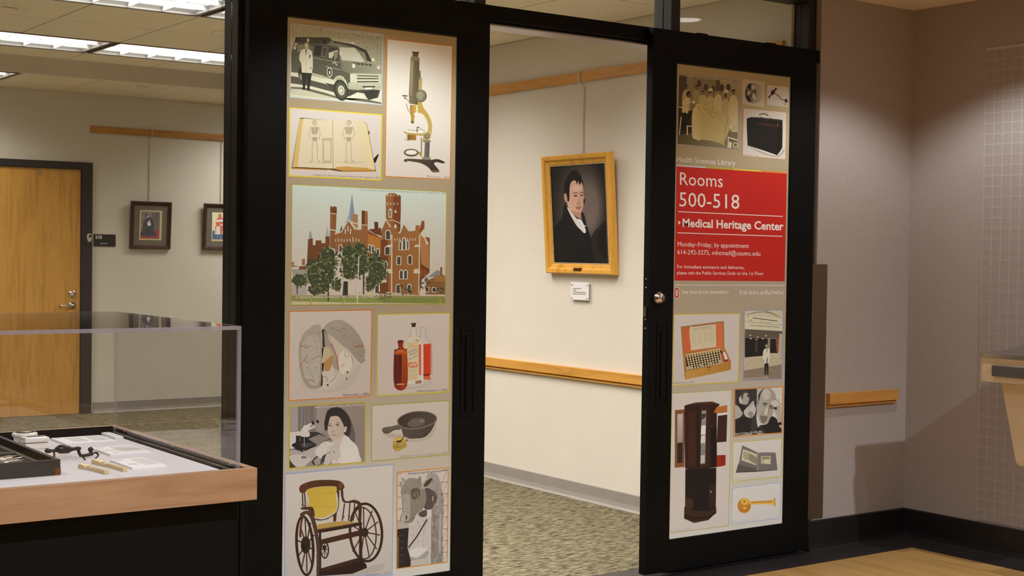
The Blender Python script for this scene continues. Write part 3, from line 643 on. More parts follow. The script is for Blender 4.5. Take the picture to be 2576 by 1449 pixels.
def loft(rings):
    n = len(rings[0]); v = [p for r in rings for p in r]; f = []
    for i in range(len(rings)-1):
        for k in range(n): f.append((i*n+k, i*n+(k+1) % n, (i+1)*n+(k+1) % n, (i+1)*n+k))
    f.append(tuple(range(n-1, -1, -1))); f.append(tuple(range((len(rings)-1)*n, len(rings)*n)))
    return MB().add(v, f)
bx1 = RX-0.008
loft([rrect(FXa, bx1, FYa, FYb, 0.02, 0.884), rrect(FXa, bx1, FYa, FYb, 0.02, 0.992)]).build('body', 'beige', fo)
loft([rrect(FXa-0.004, bx1, FYa-0.004, FYb+0.004, 0.022, 0.993), rrect(FXa-0.004, bx1, FYa-0.004, FYb+0.004, 0.022, 1.012), rrect(FXa+0.03, bx1, FYa+0.03, FYb-0.03, 0.03, 1.020)]).build('basin_rim', 'steel', fo)
ym = (FYa+FYb)/2
loft([rrect(FXa+0.05, bx1, ym-0.17, ym+0.17, 0.03, 1.0205), rrect(FXa+0.12, bx1, ym-0.12, ym+0.12, 0.05, 1.045), rrect(FXa+0.2, bx1, ym-0.07, ym+0.07, 0.05, 1.062)]).build('backsplash', 'steel', fo)
MB().tube([(FXa+0.22, ym, 1.06), (FXa+0.20, ym, 1.085), (FXa+0.16, ym, 1.095)], [0.012, 0.011, 0.009], 12).build('bubbler', 'chrome', fo)
MB().bbox(FXa-0.014, FXa+0.005, FYa+0.07, FYb-0.077, 0.913, 0.961, 0.004).build('push_bar', 'dark_grey', fo)
def pring(z, y0, y1, x0): return [(bx1, y0, z), (bx1, y1, z), (x0, y1, z), (x0, y0, z)]
loft([pring(0.505, ym-0.115, ym+0.115, 5.56), pring(0.52, ym-0.12, ym+0.12, 5.55), pring(0.884, ym-0.185, ym+0.172, 5.50)]).build('shroud', 'beige', fo)
loft([pring(0.53, ym-0.10, ym+0.105, 5.545), pring(0.875, ym-0.16, ym+0.150, 5.494)]).build('access_panel', 'beige', fo)
MB().lathe([(0.006, 0), (0.005, -0.003), (0.001, -0.003)], (5.545, ym+0.06, 0.575), 'X', 10).build('panel_screw', 'brass', fo)
# ================================================================== flat print: coloured shapes lying on a known plane
from mathutils.geometry import tessellate_polygon
def print_mat(name, rough):
    m, nt, b = new_mat(name)
    a = node(nt, 'ShaderNodeVertexColor'); a.layer_name = 'ink'
    co = coords(nt); n = node(nt, 'ShaderNodeTexNoise', i_Scale=170.0, i_Detail=3.0); nt.links.new(co, n.inputs[0])
    r = ramp(nt, n.outputs[0], [(0.3, (0.95, 0.95, 0.95, 1)), (0.7, (1, 1, 1, 1))])
    mx = node(nt, 'ShaderNodeMixRGB', blend_type='MULTIPLY', i_Fac=1.0)
    nt.links.new(a.outputs[0], mx.inputs[1]); nt.links.new(r.outputs[0], mx.inputs[2]); nt.links.new(mx.outputs[0], b.inputs['Base Color'])
    b.inputs['Roughness'].default_value = rough; b.inputs['Specular IOR Level'].default_value = 0.3
    return m
M['ink'] = print_mat('printed_ink', 0.45)
def parse(s): return [tuple(float(c) for c in p.split(',')) for p in s.split()] if isinstance(s, str) else list(s)
def catmull(pts, k=4):
    n = len(pts); out = []
    for i in range(n):
        p0, p1, p2, p3 = pts[i-1], pts[i], pts[(i+1) % n], pts[(i+2) % n]
        for j in range(k):
            t = j/k; a = [0.5*((2*p1[c])+(-p0[c]+p2[c])*t+(2*p0[c]-5*p1[c]+4*p2[c]-p3[c])*t*t+(-p0[c]+3*p1[c]-3*p2[c]+p3[c])*t**3) for c in (0, 1)]
            out.append(tuple(a))
    return out
def mix(a, b, t): return tuple(x+(y-x)*t for x, y in zip(a, b))
class Print:
    EPS = 4.0e-6
    def __init__(s, zoom, point, normal, gain):
        s.x0, s.y0, s.k = zoom; s.p, s.n, s.g = Vector(point), Vector(normal).normalized(), gain
        s.v = []; s.fc = []; s.c = []; s.layer = 1; s.step = 1; s.q = None
    def ink(s, h): return tuple(min(0.95, c/g) for c, g in zip(hexl(h), s.g))+(1.0,)
    def clip(s, pts):                                # keep a shape inside its picture frame
        if s.q is None: return pts
        q = s.q
        for i in range(4):
            a, b = q[i], q[(i+1) % 4]; out = []
            side = lambda p: (b[0]-a[0])*(p[1]-a[1])-(b[1]-a[1])*(p[0]-a[0])
            for j in range(len(pts)):
                c, e = pts[j-1], pts[j]; sc, se = side(c), side(e)
                if (sc >= 0) != (se >= 0): t = sc/(sc-se); out.append((c[0]+(e[0]-c[0])*t, c[1]+(e[1]-c[1])*t))
                if se >= 0: out.append(e)
            pts = out
            if len(pts) < 3: return []
        return pts
    def put(s, pts, tris, cols):
        o = len(s.v); off = s.n*(s.EPS*s.layer); s.layer += s.step
        for q in pts: s.v.append(on_p(s.x0+q[0]*s.k, s.y0+q[1]*s.k, s.p, s.n)+off)
        s.fc += [tuple(i+o for i in t) for t in tris]; s.c += cols
    def f(s, col, pts, col2=None, ax=None):          # filled polygon; optional linear colour blend along ax = (x1, y1, x2, y2)
        pts = s.clip(parse(pts))
        if len(pts) < 3: return s
        tris = tessellate_polygon([[Vector((p[0], p[1], 0)) for p in pts]])
        c = s.ink(col)
        if col2:
            d = s.ink(col2); x1, y1, x2, y2 = ax; L = (x2-x1)**2+(y2-y1)**2
            cols = [mix(c, d, min(1, max(0, ((p[0]-x1)*(x2-x1)+(p[1]-y1)*(y2-y1))/L))) for p in pts]
        else: cols = [c]*len(pts)
        s.put(pts, tris, cols); return s
    def s_(s, col, pts, col2=None, ax=None): return s.f(col, catmull(parse(pts)), col2, ax)
    def e(s, col, cx, cy, rx, ry, rot=0, n=24, col2=None, ax=None):
        a = math.radians(rot); ca, sa = math.cos(a), math.sin(a)
        return s.f(col, [(cx+rx*math.cos(t)*ca-ry*math.sin(t)*sa, cy+rx*math.cos(t)*sa+ry*math.sin(t)*ca) for t in [2*math.pi*i/n for i in range(n)]], col2, ax)
    def ring(s, col, cx, cy, rx, ry, w, rot=0, n=36, a0=0, a1=360):
        a = math.radians(rot); ca, sa = math.cos(a), math.sin(a); pts = []; tris = []
        for i in range(n+1):
            t = math.radians(a0+(a1-a0)*i/n)
            for d in (-w/2, w/2): x, y = (rx+d)*math.cos(t), (ry+d)*math.sin(t); pts.append((cx+x*ca-y*sa, cy+x*sa+y*ca))
        for i in range(n): tris += [(2*i, 2*i+1, 2*i+3), (2*i, 2*i+3, 2*i+2)]
        s.put(pts, tris, [s.ink(col)]*len(pts)); return s
    def l(s, col, w, pts, w2=None):                  # stroke
        pts = parse(pts); n = len(pts); out = []; tris = []
        for i, p in enumerate(pts):
            a, b = pts[max(0, i-1)], pts[min(n-1, i+1)]; dx, dy = b[0]-a[0], b[1]-a[1]; L = math.hypot(dx, dy) or 1
            ww = (w+(w2-w)*i/(n-1) if w2 is not None else w)/2
            out += [(p[0]-dy/L*ww, p[1]+dx/L*ww), (p[0]+dy/L*ww, p[1]-dx/L*ww)]
        for i in range(n-1): tris += [(2*i, 2*i+1, 2*i+3), (2*i, 2*i+3, 2*i+2)]
        s.put(out, tris, [s.ink(col)]*len(out)); return s
    def frame(s, border, inner, quad, w, col2=None, ax=None):
        q = parse(quad); cx = sum(p[0] for p in q)/4; cy = sum(p[1] for p in q)/4
        s.f(border, q); iq = [(p[0]+(w if p[0] < cx else -w), p[1]+(w if p[1] < cy else -w)) for p in q]
        s.f(inner, iq, col2, ax); s.q = iq; return s
    def t(s, col, body, x0, y0, x1, y1, h, shear=0.0, bold=0.0):   # lettering from baseline start to baseline end, h = capital height
        cu = bpy.data.curves.new('t', 'FONT'); cu.body = body; cu.size = 1.0; cu.resolution_u = 2; cu.offset = bold
        ob = bpy.data.objects.new('t', cu); me = ob.to_mesh()
        vs = [v.co.copy() for v in me.vertices]; fs = [tuple(p.vertices) for p in me.polygons]; ob.to_mesh_clear()
        bpy.data.objects.remove(ob); bpy.data.curves.remove(cu)
        if not vs: return s
        xa = min(v.x for v in vs); xb = max(v.x for v in vs); W = max(1e-6, xb-xa); cap = 0.70
        ux, uy = (x1-x0)/W, (y1-y0)/W
        pts = [(x0+(v.x-xa)*ux+v.y*shear*h/cap, y0+(v.x-xa)*uy-v.y*h/cap) for v in vs]
        s.put(pts, fs, [s.ink(col)]*len(pts)); return s
    def build(s, name, parent, label=None, mat='ink'):
        me = bpy.data.meshes.new(name); me.from_pydata([tuple(v) for v in s.v], [], s.fc)
        at = me.color_attributes.new('ink', 'FLOAT_COLOR', 'POINT')
        at.data.foreach_set('color', [x for c in s.c for x in c])
        bm = bmesh.new(); bm.from_mesh(me)
        for f in bm.faces:
            f.normal_update()
            if f.normal.dot(s.n) < 0: f.normal_flip()
        bm.to_mesh(me); bm.free()
        me.materials.append(M[mat]); o = bpy.data.objects.new(name, me); COL.objects.link(o)
        if parent is not None: o.parent = parent; o.matrix_parent_inverse = parent.matrix_world.inverted()
        if label: o['label'] = label
        return o
GL = tuple(c/0.82 for c in hexl('dccdc3'))       # what a white sheet measures on the left door
GR = tuple(c/0.82 for c in hexl('cfbeb5'))       # and on the right door
PY = DY+0.002
# graphic panels: backing sheet plus printed ground
def panel(door, p0, p1):
    B(p0, p1, PY, PY+0.006, PZ0, PZ1).build('panel_core', 'card', door)
    pr = Print((0, 0, 1), (0, PY-0.0004, 0), (0, -1, 0), GL)
    a, b, c, d = (p0, PZ1), (p1, PZ1), (p1, PZ0), (p0, PZ0)
    vs = []; n = 24; top, mid, low = hexl('a98f66'), hexl('b09c84'), hexl('d3c6b6')  # vertical fade: printed tone with some lighting falloff painted in
    cols = []
    for i in range(n+1):
        t = i/n; z = PZ1+(PZ0-PZ1)*t
        cc = mix(top, mid, t/0.45) if t < 0.45 else mix(mid, low, max(0, (t-0.6))/0.4)
        for x in (p0, p1): vs.append((x, PY-0.0004, z)); cols.append(tuple(q/g for q, g in zip(cc, GL))+(1,))
    pr.v = [Vector(v) for v in vs]; pr.fc = [(2*i, 2*i+1, 2*i+3, 2*i+2) for i in range(n)]; pr.c = cols
    return pr.build('graphic_panel', door, 'printed tan panel of medical pictures')
gpL = panel(dL, 2.323, 3.066); gpR = panel(dR, 4.224, 4.950)
def PL(x, y, k): return Print((x, y, k), (0, PY-0.0006, 0), (0, -1, 0), GL)
def PR(x, y, k): return Print((x, y, k), (0, PY-0.0006, 0), (0, -1, 0), GR)
R = random.Random(11)
# ---------------------------------------------------------------- van photograph
p = PL(720, 50, .15179).frame('#b6b6c4', '#b9b090', '75,55 1610,235 1590,1415 55,1290', 15, '#a89f80', (100, 100, 1500, 400))
p.step = 0
for i in range(34):                                   # brick courses
    for j in range(26):
        x = 95+j*58+R.uniform(-8, 8); y = 80+i*19+(x-95)*0.115
        if y < 880 and R.random() < 0.75 and (y < 300+(x-95)*0.12 or x > 1150): p.l(R.choice(['#8d8467', '#7d745a', '#9d9476', '#938a6c']), 7, [(x, y), (min(1590, x+R.uniform(22, 46)), y+4)])
p.step = 1; p.layer += 1
p.f('#d8cfae', '72,860 600,960 1580,1150 1578,1400 70,1275').f('#565040', '75,930 260,960 640,1060 820,1150 790,1200 420,1100 75,1050').f('#6a6350', '75,1110 300,1120 620,1200 900,1290 1050,1330 1300,1310 1578,1370 1578,1395 1000,1320 700,1290 72,1190')
p.f('#4a4638', '640,1040 1000,1120 1560,1160 1520,1290 1360,1330 1290,1220 1180,1200 1040,1270 830,1220').f('#c9c09e', '80,1140 260,1150 560,1230 880,1310 600,1300 75,1230')
p.f('#5d5946', '86,868 82,545 132,372 600,398 705,412 870,445 905,680 908,830 1055,900 1062,1035 1030,1130 990,1000 930,945 860,930 800,1000 440,890')   # body side
p.f('#4b483a', '160,285 700,290 770,335 690,402 138,372').f('#7e785f', '690,402 770,350 1110,420 1330,505 1420,690 1300,690 1140,470 880,440')
p.f('#b5ad8d', '750,290 1060,345 1160,400 1150,428 745,335').f('#2f2c22', '760,345 1130,415 1150,430 1090,425 800,375').e('#d9d0b0', 1105, 385, 28, 20)
p.f('#3c3a2e', '820,370 1150,425 1330,505 1420,700 1340,670 1290,540 1150,460')
p.f('#77725a', '905,680 1280,690 1440,740 1560,800 1578,885 1080,880 1055,900 908,830', '#9d967a', (1000, 880, 1200, 680))
p.f('#cfc8ab', '892,462 1130,462 1205,545 1305,690 1240,700 935,660 890,560').f('#8d876c', '1200,520 1300,540 1340,670 1310,680')
for x in (1100, 1165, 1230, 1295, 1360): p.f('#48453a', [(x, 700+(x-1100)*.1), (x+45, 705+(x-1100)*.1), (x+68, 745+(x-1100)*.08), (x+20, 738+(x-1100)*.08)])
p.f('#8f896d', '190,410 330,405 450,440 430,590 180,525', '#6c664f', (190, 410, 450, 590)).f('#35342a', '480,425 590,432 570,600 455,590').f('#77715a', '610,440 685,450 655,620 580,600').f('#4a4738', '622,460 672,465 645,600 598,590')
p.f('#47443a', '715,450 840,470 875,560 860,680 690,650').f('#d5ccad', '705,545 850,500 860,545 770,600 760,640 705,630').f('#8e876b', '780,540 860,520 850,620 800,680').f('#b9b192', '760,730 800,675 850,750 830,760 800,710 770,735')
p.e('#d9d0b0', 905, 555, 27, 34).e('#e2d9b9', 1118, 760, 28, 40).e('#e0d7b8', 1440, 660, 28, 30).e('#d8cfb0', 1530, 790, 24, 30)
p.l('#a39c80', 10, '440,625 650,665 900,710').l('#b9b192', 9, '640,770 905,830').l('#c5bd9d', 14, '430,885 640,940 790,1005').l('#c9c1a1', 20, '790,1000 830,950 880,930 940,950 985,1030 1015,1130')
p.l('#3d3b2f', 5, '645,640 640,960').l('#3d3b2f', 5, '905,690 905,840').e('#c9c1a4', 718, 868, 46, 84, -4).e('#57533f', 718, 868, 34, 66, -4).e('#2c2a20', 716, 872, 24, 50, -4).f('#ded5b7', '705,850 728,845 730,900 712,905')
p.f('#cfc7a7', '1060,895 1575,905 1572,1055 1060,1035').f('#5c5844', '1170,915 1535,925 1530,945 1172,935').f('#5c5844', '1170,960 1530,965 1528,985 1172,985').f('#4c4939', '1170,1015 1530,1015 1528,1035 1172,1035')
p.f('#dcd3b5', '1070,905 1165,915 1160,1035 1072,1030').e('#b3ab8d', 1118, 975, 32, 50).e('#d9d1b3', 1114, 972, 24, 40).e('#c6bea0', 1552, 980, 20, 46)
p.f('#c4bc9c', '1028,1040 1578,1065 1578,1140 1180,1165 1030,1150', '#aaa285', (1200, 1050, 1200, 1160)).f('#2e2c22', '1255,1098 1480,1098 1470,1118 1270,1120').f('#e2dabb', '1310,1120 1420,1118 1420,1152 1310,1158')
p.e('#3a382c', 905, 1165, 118, 178, -14).e('#55513f', 910, 1165, 88, 140, -14).e('#cfc7a8', 912, 1168, 54, 82, -10).e('#a39c80', 912, 1170, 38, 58, -10).e('#d8d0b2', 908, 1172, 22, 32, -10)
p.f('#3a382c', '1290,1180 1520,1170 1500,1270 1400,1310 1330,1290').e('#3d3b2f', 240, 900, 40, 120, -6).e('#8a8469', 240, 950, 20, 50, -6)
p.e('#d0c8a8', 362, 338, 20, 34).e('#2d2b22', 632, 360, 22, 36).e('#2d2b22', 165, 325, 13, 26).f('#cfc7a7', '140,385 185,388 180,415 135,412').f('#c9c1a1', '125,425 170,430 155,495 120,488')
p.f('#ded5b6', '300,480 370,480 425,520 440,640 442,770 425,885 260,875 248,720 215,660 218,580 250,495').l('#b9b090', 8, '330,690 335,870').l('#cdc4a4', 6, '260,690 300,640')
p.f('#2b2920', '262,872 425,884 385,1140 350,1140 340,960 310,1130 275,1130').e('#cdbf9c', 336, 425, 33, 48).f('#bda98a', '318,455 358,455 352,485 322,485').f('#262520', '318,490 338,490 328,610').f('#2b2920', '390,575 405,578 392,640 378,632').e('#b5a586', 405, 800, 18, 28).e('#26251d', 290, 1145, 28, 16).e('#26251d', 370, 1150, 28, 16)
p.t('#e6ddc6', 'James V. Warren, MD (1915-1990) with Heartmobile', 615, 172, 1575, 272, 28)
p.build('printed_picture', gpL, 'sepia photograph of a man beside a van')
# ---------------------------------------------------------------- open book (plain sketches stand in for its plates)
p = PL(720, 260, .13805).frame('#e0c432', '#dccabd', '55,70 1750,200 1732,1408 40,1330', 22, '#d3c0b2', (100, 100, 1700, 1300))
p.f('#5a3c20', '245,268 290,262 850,320 1365,305 1470,375 1640,1245 1000,1245 760,1205 95,1190').f('#d3b36c', '245,275 310,285 210,1160 110,1165').f('#dcc594', '1365,305 1465,380 1625,1215 1480,1190')
p.f('#dfcba8', '310,275 852,318 852,1190 205,1160').f('#e0ccaa', '852,318 1365,305 1410,640 1490,1180 1100,1150 860,1190', '#d9c39c', (860, 600, 1490, 700)).f('#c9944a', '860,1190 920,1160 1130,1150 1490,1185 1620,1218 1000,1225').f('#c08e3a', '105,1175 760,1205 745,1222 105,1195').f('#b98534', '1010,1228 1625,1222 1635,1245 1015,1250')
p.l('#8f7040', 7, '850,320 855,1190').f('#2a1c14', '1590,1010 1670,925 1690,935 1630,1080 1600,1085').f('#6a4020', '1490,520 1512,490 1525,550 1505,580')
def bone(pts, w=15): p.l('#ab9a7c', w, pts); p.l('#d6c19d', w*0.45, pts)
for x, d in ((520, 1), (1140, -1)):                    # upright plain figures
    p.e('#a8987a', x, 350, 42, 46).e('#cdb996', x+6*d, 352, 30, 34).f('#b8a686', [(x-75, 430), (x+75, 430), (x+50, 560), (x-50, 560)])
    for k in range(4): p.l('#8f8063', 5, [(x-62+k*5, 450+k*28), (x, 462+k*28), (x+62-k*5, 450+k*28)])
    bone([(x, 400), (x, 640)], 13); bone([(x-75, 435), (x-105, 560), (x-70, 660)]); bone([(x+75, 435), (x+105, 560), (x+70, 660)])
    p.f('#ab9a7c', [(x-55, 620), (x+55, 620), (x+30, 690), (x-30, 690)]); bone([(x-32, 680), (x-48, 850), (x-40, 1040)], 17); bone([(x+32, 680), (x+48, 850), (x+44, 1040)], 17)
    p.l('#a3936f', 10, [(x-40, 1045), (x-80, 1058)]).l('#a3936f', 10, [(x+44, 1045), (x+90, 1056)])
for k in range(26): x = R.uniform(290, 1370); p.l(R.choice(['#b8a684', '#a8977a', '#c4b18c']), 4, [(x, R.uniform(1040, 1100)), (x+R.uniform(40, 120), R.uniform(1050, 1110))])
p.f('#bfae8e', '660,640 830,640 830,1090 660,1090').f('#dcc8a3', '690,680 805,680 805,1040 690,1040').l('#a3936f', 6, '640,640 840,640')
p.t('#85796a', 'Vesalius, De Humani Corporis Fabrica Libri Septem, 1555', 485, 1318, 1702, 1372, 36, 0.1)
p.build('printed_picture', gpL, 'photograph of an open illustrated book')
# ---------------------------------------------------------------- brass microscope
p = PL(965, 90, .25175).frame('#d8832b', '#e6d8c4', '32,28 692,100 668,1440 12,1408', 8, '#dccbbd', (300, 100, 350, 1400))
p.f('#80704e', '270,240 358,250 352,600 340,690 258,678 252,590', '#5d5040', (262, 400, 352, 410)).f('#a9986c', '275,250 300,253 285,600 262,590', '#8a7a52', (270, 250, 280, 600)).f('#8d7a50', '275,208 358,215 360,255 268,245').f('#6a5638', '290,165 350,170 345,212 288,208').f('#4a3a26', '282,158 356,162 350,178 288,172')
p.f('#7a6d4c', '355,345 370,350 372,420 385,430 382,545 345,545 350,430').f('#b39a60', '352,430 385,432 382,540 348,540')
p.s_('#b8963f', '345,660 375,655 400,720 450,790 483,880 478,980 450,1050 400,1050 395,990 435,960 445,900 425,830 385,780 342,760', '#c0a160', (350, 660, 470, 1000))
p.e('#5f5740', 375, 602, 56, 62).e('#847a5a', 370, 598, 48, 55).e('#9a9070', 366, 594, 30, 36).e('#7a7052', 372, 600, 5, 6)
p.f('#9a7434', '262,690 330,692 325,730 328,760 305,775 310,810 305,850 275,850 272,800 262,770', '#c99c4c', (262, 740, 328, 740)).f('#6a4c30', '272,850 305,852 300,876 276,874').l('#6d6a60', 6, '225,675 250,760').l('#8a7a58', 8, '215,620 250,650 245,670').e('#6f6650', 212, 600, 32, 8, 3).f('#5a5040', '205,612 222,614 220,630 206,630')
p.f('#b59850', '190,955 260,965 400,980 410,1000 370,1000 220,980').f('#e6dcc6', '225,948 380,938 400,965 320,975 230,965').l('#7c7258', 5, '240,940 330,950 370,930 400,945 412,965 390,980').f('#5c5444', '330,920 338,915 340,965 330,965').e('#4e473a', 345, 915, 14, 6)
p.f('#7a4f24', '238,985 326,992 325,1045 240,1040', '#a67836', (238, 1000, 326, 1000)).l('#8f8468', 5, '232,985 235,1040 260,1046 205,1040').e('#6f624a', 434, 1003, 28, 30).e('#978764', 434, 1000, 20, 22).f('#8a7650', '390,1040 470,1045 475,1060 395,1062')
p.f('#736a60', '412,1062 462,1062 455,1220 405,1215', '#58504a', (412, 1100, 460, 1100)).f('#8a8068', '390,1210 468,1215 475,1250 378,1245').f('#8a7a56', '372,1020 385,1020 382,1210 372,1212').f('#a58a4e', '345,1165 385,1150 380,1215 350,1180')
p.ring('#6f6440', 276, 1168, 66, 30, 18, 2).e('#e8dfcc', 276, 1162, 52, 20).l('#57503a', 10, '212,1180 240,1198 300,1200 340,1180')
p.s_('#564a3c', '202,1240 250,1228 380,1235 470,1240 540,1232 612,1262 590,1275 530,1262 505,1280 555,1345 550,1362 490,1362 440,1310 360,1270 235,1250', '#3c3228', (220, 1230, 540, 1360)).f('#3a3026', '202,1245 235,1250 232,1262 205,1256').f('#6d6048', '485,1345 556,1345 555,1364 490,1366')
p.t('#80766e', 'Microscope, c. 1850s', 432, 1412, 660, 1428, 20)
p.build('printed_picture', gpL, 'photograph of a brass microscope')
# ---------------------------------------------------------------- red brick hospital postcard
p = PL(725, 460, .21739).frame('#b5a63a', '#cdd4c6', '40,14 1838,98 1822,1408 27,1420', 9, '#d8c2b4', (900, 60, 900, 900))
for x, y, a, b in ((300, 520, 150, 34), (420, 505, 110, 40), (240, 560, 120, 30), (1330, 430, 70, 40), (1390, 410, 60, 44), (1640, 300, 80, 44), (1700, 280, 70, 36), (1690, 420, 90, 44), (1620, 450, 80, 30), (150, 690, 80, 34), (120, 740, 60, 24)):
    p.s_('#d2cdc2', [(x+a*math.cos(t*.7854)*R.uniform(.7, 1.1), y+b*math.sin(t*.7854)*R.uniform(.6, 1.1)) for t in range(8)])
p.f('#83919a', '656,470 700,380 735,150 738,115 742,150 765,340 745,445').f('#98a6aa', '660,465 705,380 735,160 715,420')
BR, BD, BL2 = '#97633c', '#774a2e', '#ae7a4a'
p.f(BD, '230,650 285,640 285,720 315,720 318,665 385,668 388,700 430,695 430,610 480,620 480,900 215,960').f('#8fa3a0', '236,640 250,560 262,555 272,605 276,640').f('#9fb0a8', '430,620 452,490 475,620').f('#4e5a55', '596,566 618,490 630,560')
p.f(BR, '486,275 563,280 550,560 540,760 482,750', '#855030', (486, 400, 563, 400)).f('#6e4428', '486,275 500,268 508,300 520,300 525,270 545,272 548,305 563,282 562,355 486,345').l('#d9d4c6', 7, '490,350 558,362').l('#d9d4c6', 12, '484,540 550,552')
p.f(BR, '538,590 620,565 695,425 800,545 848,540 850,320 920,330 920,780 900,830 540,790').f('#d3c9b8', '538,580 615,560 695,412 705,425 620,572 540,598').f('#cfc0a8', '695,412 800,525 770,545 690,430').f(BL2, '745,360 805,365 805,525 785,520 745,470').l('#d6cdbb', 10, '745,460 806,475').f('#6b3d22', '850,320 885,322 885,480 850,485').l('#d6cdbb', 8, '848,484 918,490')
p.f('#8f5028', '920,540 1080,640 1080,900 920,900').f('#b77838', '920,590 1075,645 1070,830 920,780').l('#d8d0bf', 8, '918,540 1000,590 1078,612').f('#5e3a28', '995,450 1040,452 1045,600 1000,575').f('#6e4128', '925,540 1075,520 1080,615 1000,590')
p.f('#a06a3c', '1128,150 1165,120 1225,118 1300,150 1304,300 1295,560 1250,585 1130,420', '#855030', (1128, 300, 1304, 300)).f('#7c4424', '1215,122 1304,150 1298,540 1215,440').l('#d9d2c3', 8, '1165,435 1215,432 1300,470')
for x in (1150, 1185, 1222, 1262): p.l('#e0d9ca', 7, [(x, 130), (x+4, 158)]).l('#e0d9ca', 7, [(x, 228), (x+4, 255)])
p.f('#e2dccd', '1163,310 1182,295 1202,312 1198,405 1163,400').f('#3f3833', '1170,318 1180,308 1180,395 1170,395').f('#3f3833', '1185,310 1194,318 1192,395 1185,395').f('#e2dccd', '1240,305 1255,345 1230,345').e('#d6cdb9', 1240, 504, 14, 24)
p.f(BR, '1080,540 1130,415 1290,590 1340,465 1405,560 1470,555 1475,490 1520,490 1525,600 1520,1320 1130,1300 1130,700 1075,640', '#a36e3c', (1080, 900, 1520, 900))
p.f('#d6cdbb', '1076,532 1132,412 1190,510 1180,520 1130,432 1085,540').f('#d6cdbb', '1290,585 1338,462 1402,560 1392,562 1338,480 1300,580').f('#7a4525', '1070,660 1155,640 1155,1290 1060,1280')
p.f('#8a4e28', '1515,560 1545,440 1575,440 1580,620 1640,640 1635,1040 1545,1120 1518,1300').f('#b47c4a', '1520,600 1560,620 1630,700 1630,1000 1540,940').f('#d6c9b2', '1522,590 1580,520 1590,640 1625,700 1600,720 1580,650').f('#6d3f26', '1540,940 1635,1000 1635,1030 1540,980').l('#8d8a74', 5, '1540,930 1636,995')
for x, y, w, h in ((1130, 550, 50, 110), (1120, 735, 55, 100), (1110, 910, 34, 80), (1105, 1050, 28, 65), (1258, 850, 44, 100), (1386, 838, 44, 105), (1290, 1010, 38, 105), (1338, 1010, 38, 105), (1250, 1175, 44, 105), (1378, 1175, 44, 105), (1285, 675, 26, 105), (1325, 635, 32, 145), (1370, 670, 24, 105), (1005, 1185, 44, 95), (1020, 760, 34, 75), (930, 715, 30, 90), (965, 725, 30, 90), (588, 720, 34, 85)):
    p.f('#e0d8c6', [(x-6, y+h), (x-6, y+16), (x+w*.2, y-6), (x+w*.8, y-6), (x+w+6, y+16), (x+w+6, y+h)]).f('#3d3532', [(x+3, y+h-6), (x+3, y+18), (x+w*.3, y+4), (x+w*.7, y+4), (x+w-3, y+18), (x+w-3, y+h-6)]).l('#9a8d84', 3, [(x+w/2, y+8), (x+w/2, y+h-6)])
for x in range(545, 850, 34): p.l('#d9cfbd', 9, [(x, 640+R.uniform(-12, 12)), (x, 680)])
for x in range(1200, 1480, 30): p.l('#d9cfbd', 8, [(x, 640), (x, 670)])
for x in (690, 660, 720): p.l('#e0d8c6', 10, [(x, 500+abs(x-690)), (x, 560+abs(x-690))])
for x in (1160, 1480): p.f('#d9ccb4', [(x-15, 720), (x+45, 712), (x+48, 740), (x-18, 745)]).f('#d9ccb4', [(x-25, 1000), (x+40, 992), (x+48, 1045), (x-30, 1050)])
p.l('#d8cbb2', 14, '1198,600 1195,1290').l('#d8cbb2', 12, '1520,600 1510,1290').f('#d5cbb8', '1062,1130 1140,1120 1140,1150 1062,1160').f('#cfc3ad', '440,1260 520,1260 525,1310 440,1310').f('#cfc0a4', '810,1260 1010,1270 1010,1310 810,1310').f('#d3c9b4', '590,1085 720,1085 715,1290 690,1290 685,1150 625,1150 625,1300 600,1300').f('#3a3836', '640,1140 690,1140 690,1300 630,1300').f('#c3b494', '1130,1260 1520,1300 1520,1350 1120,1330')
p.f('#a59c94', '45,1000 215,1000 215,1100 60,1110').f('#7f5238', '130,965 215,960 215,1005 120,1005').f('#9e6a4c', '160,880 195,880 192,950 160,950').f('#a87858', '40,915 70,915 65,955 130,965 40,975').f('#b5a9a2', '40,1180 215,1170 215,1290 40,1290').f('#8c8e90', '1615,1090 1720,1010 1760,1020 1770,1080').f('#8d6038', '1600,1130 1790,1060 1825,1090 1822,1290 1590,1290').f('#a37444', '1690,1070 1822,1070 1822,1140 1690,1140').f('#8d5a38', '1760,975 1782,975 1782,1075 1758,1075').f('#e0d8c6', '1585,1205 1630,1205 1628,1265 1585,1265').f('#3d3532', '1592,1212 1622,1212 1622,1258 1592,1258').f('#e0d8c6', '1662,1208 1712,1208 1710,1268 1660,1268').f('#3d3532', '1670,1215 1704,1215 1702,1260 1668,1260')
p.f('#96925a', '28,1300 1820,1310 1820,1370 28,1370').f('#8b9a4c', '200,1330 1815,1345 1815,1395 200,1375').f('#cfc296', '28,1370 700,1385 1820,1398 1820,1402 28,1412')
greens = ['#4c5238', '#5d6242', '#6b6e4a', '#40452f', '#7b7d54', '#565b3c', '#888a60', '#363b2b', '#4a4f36', '#61653f', '#9a9a70']
def leaves(cx, cy, rx, ry, n, sz=22):
    base = p.layer; p.step = 0
    for i_ in range(n):
        p.layer = base+i_ % 12
        a = R.uniform(0, 6.283); r = math.sqrt(R.random()); x = cx+rx*r*math.cos(a); y = cy+ry*r*math.sin(a); s = R.uniform(0.5, 1.2)*sz
        k = R.randint(3, 5); p.f(R.choice(greens), [(x+s*math.cos(a+6.283*i/k)*R.uniform(.6, 1), y+s*0.8*math.sin(a+6.283*i/k)*R.uniform(.6, 1)) for i in range(k)])
    p.layer = base+12; p.step = 1
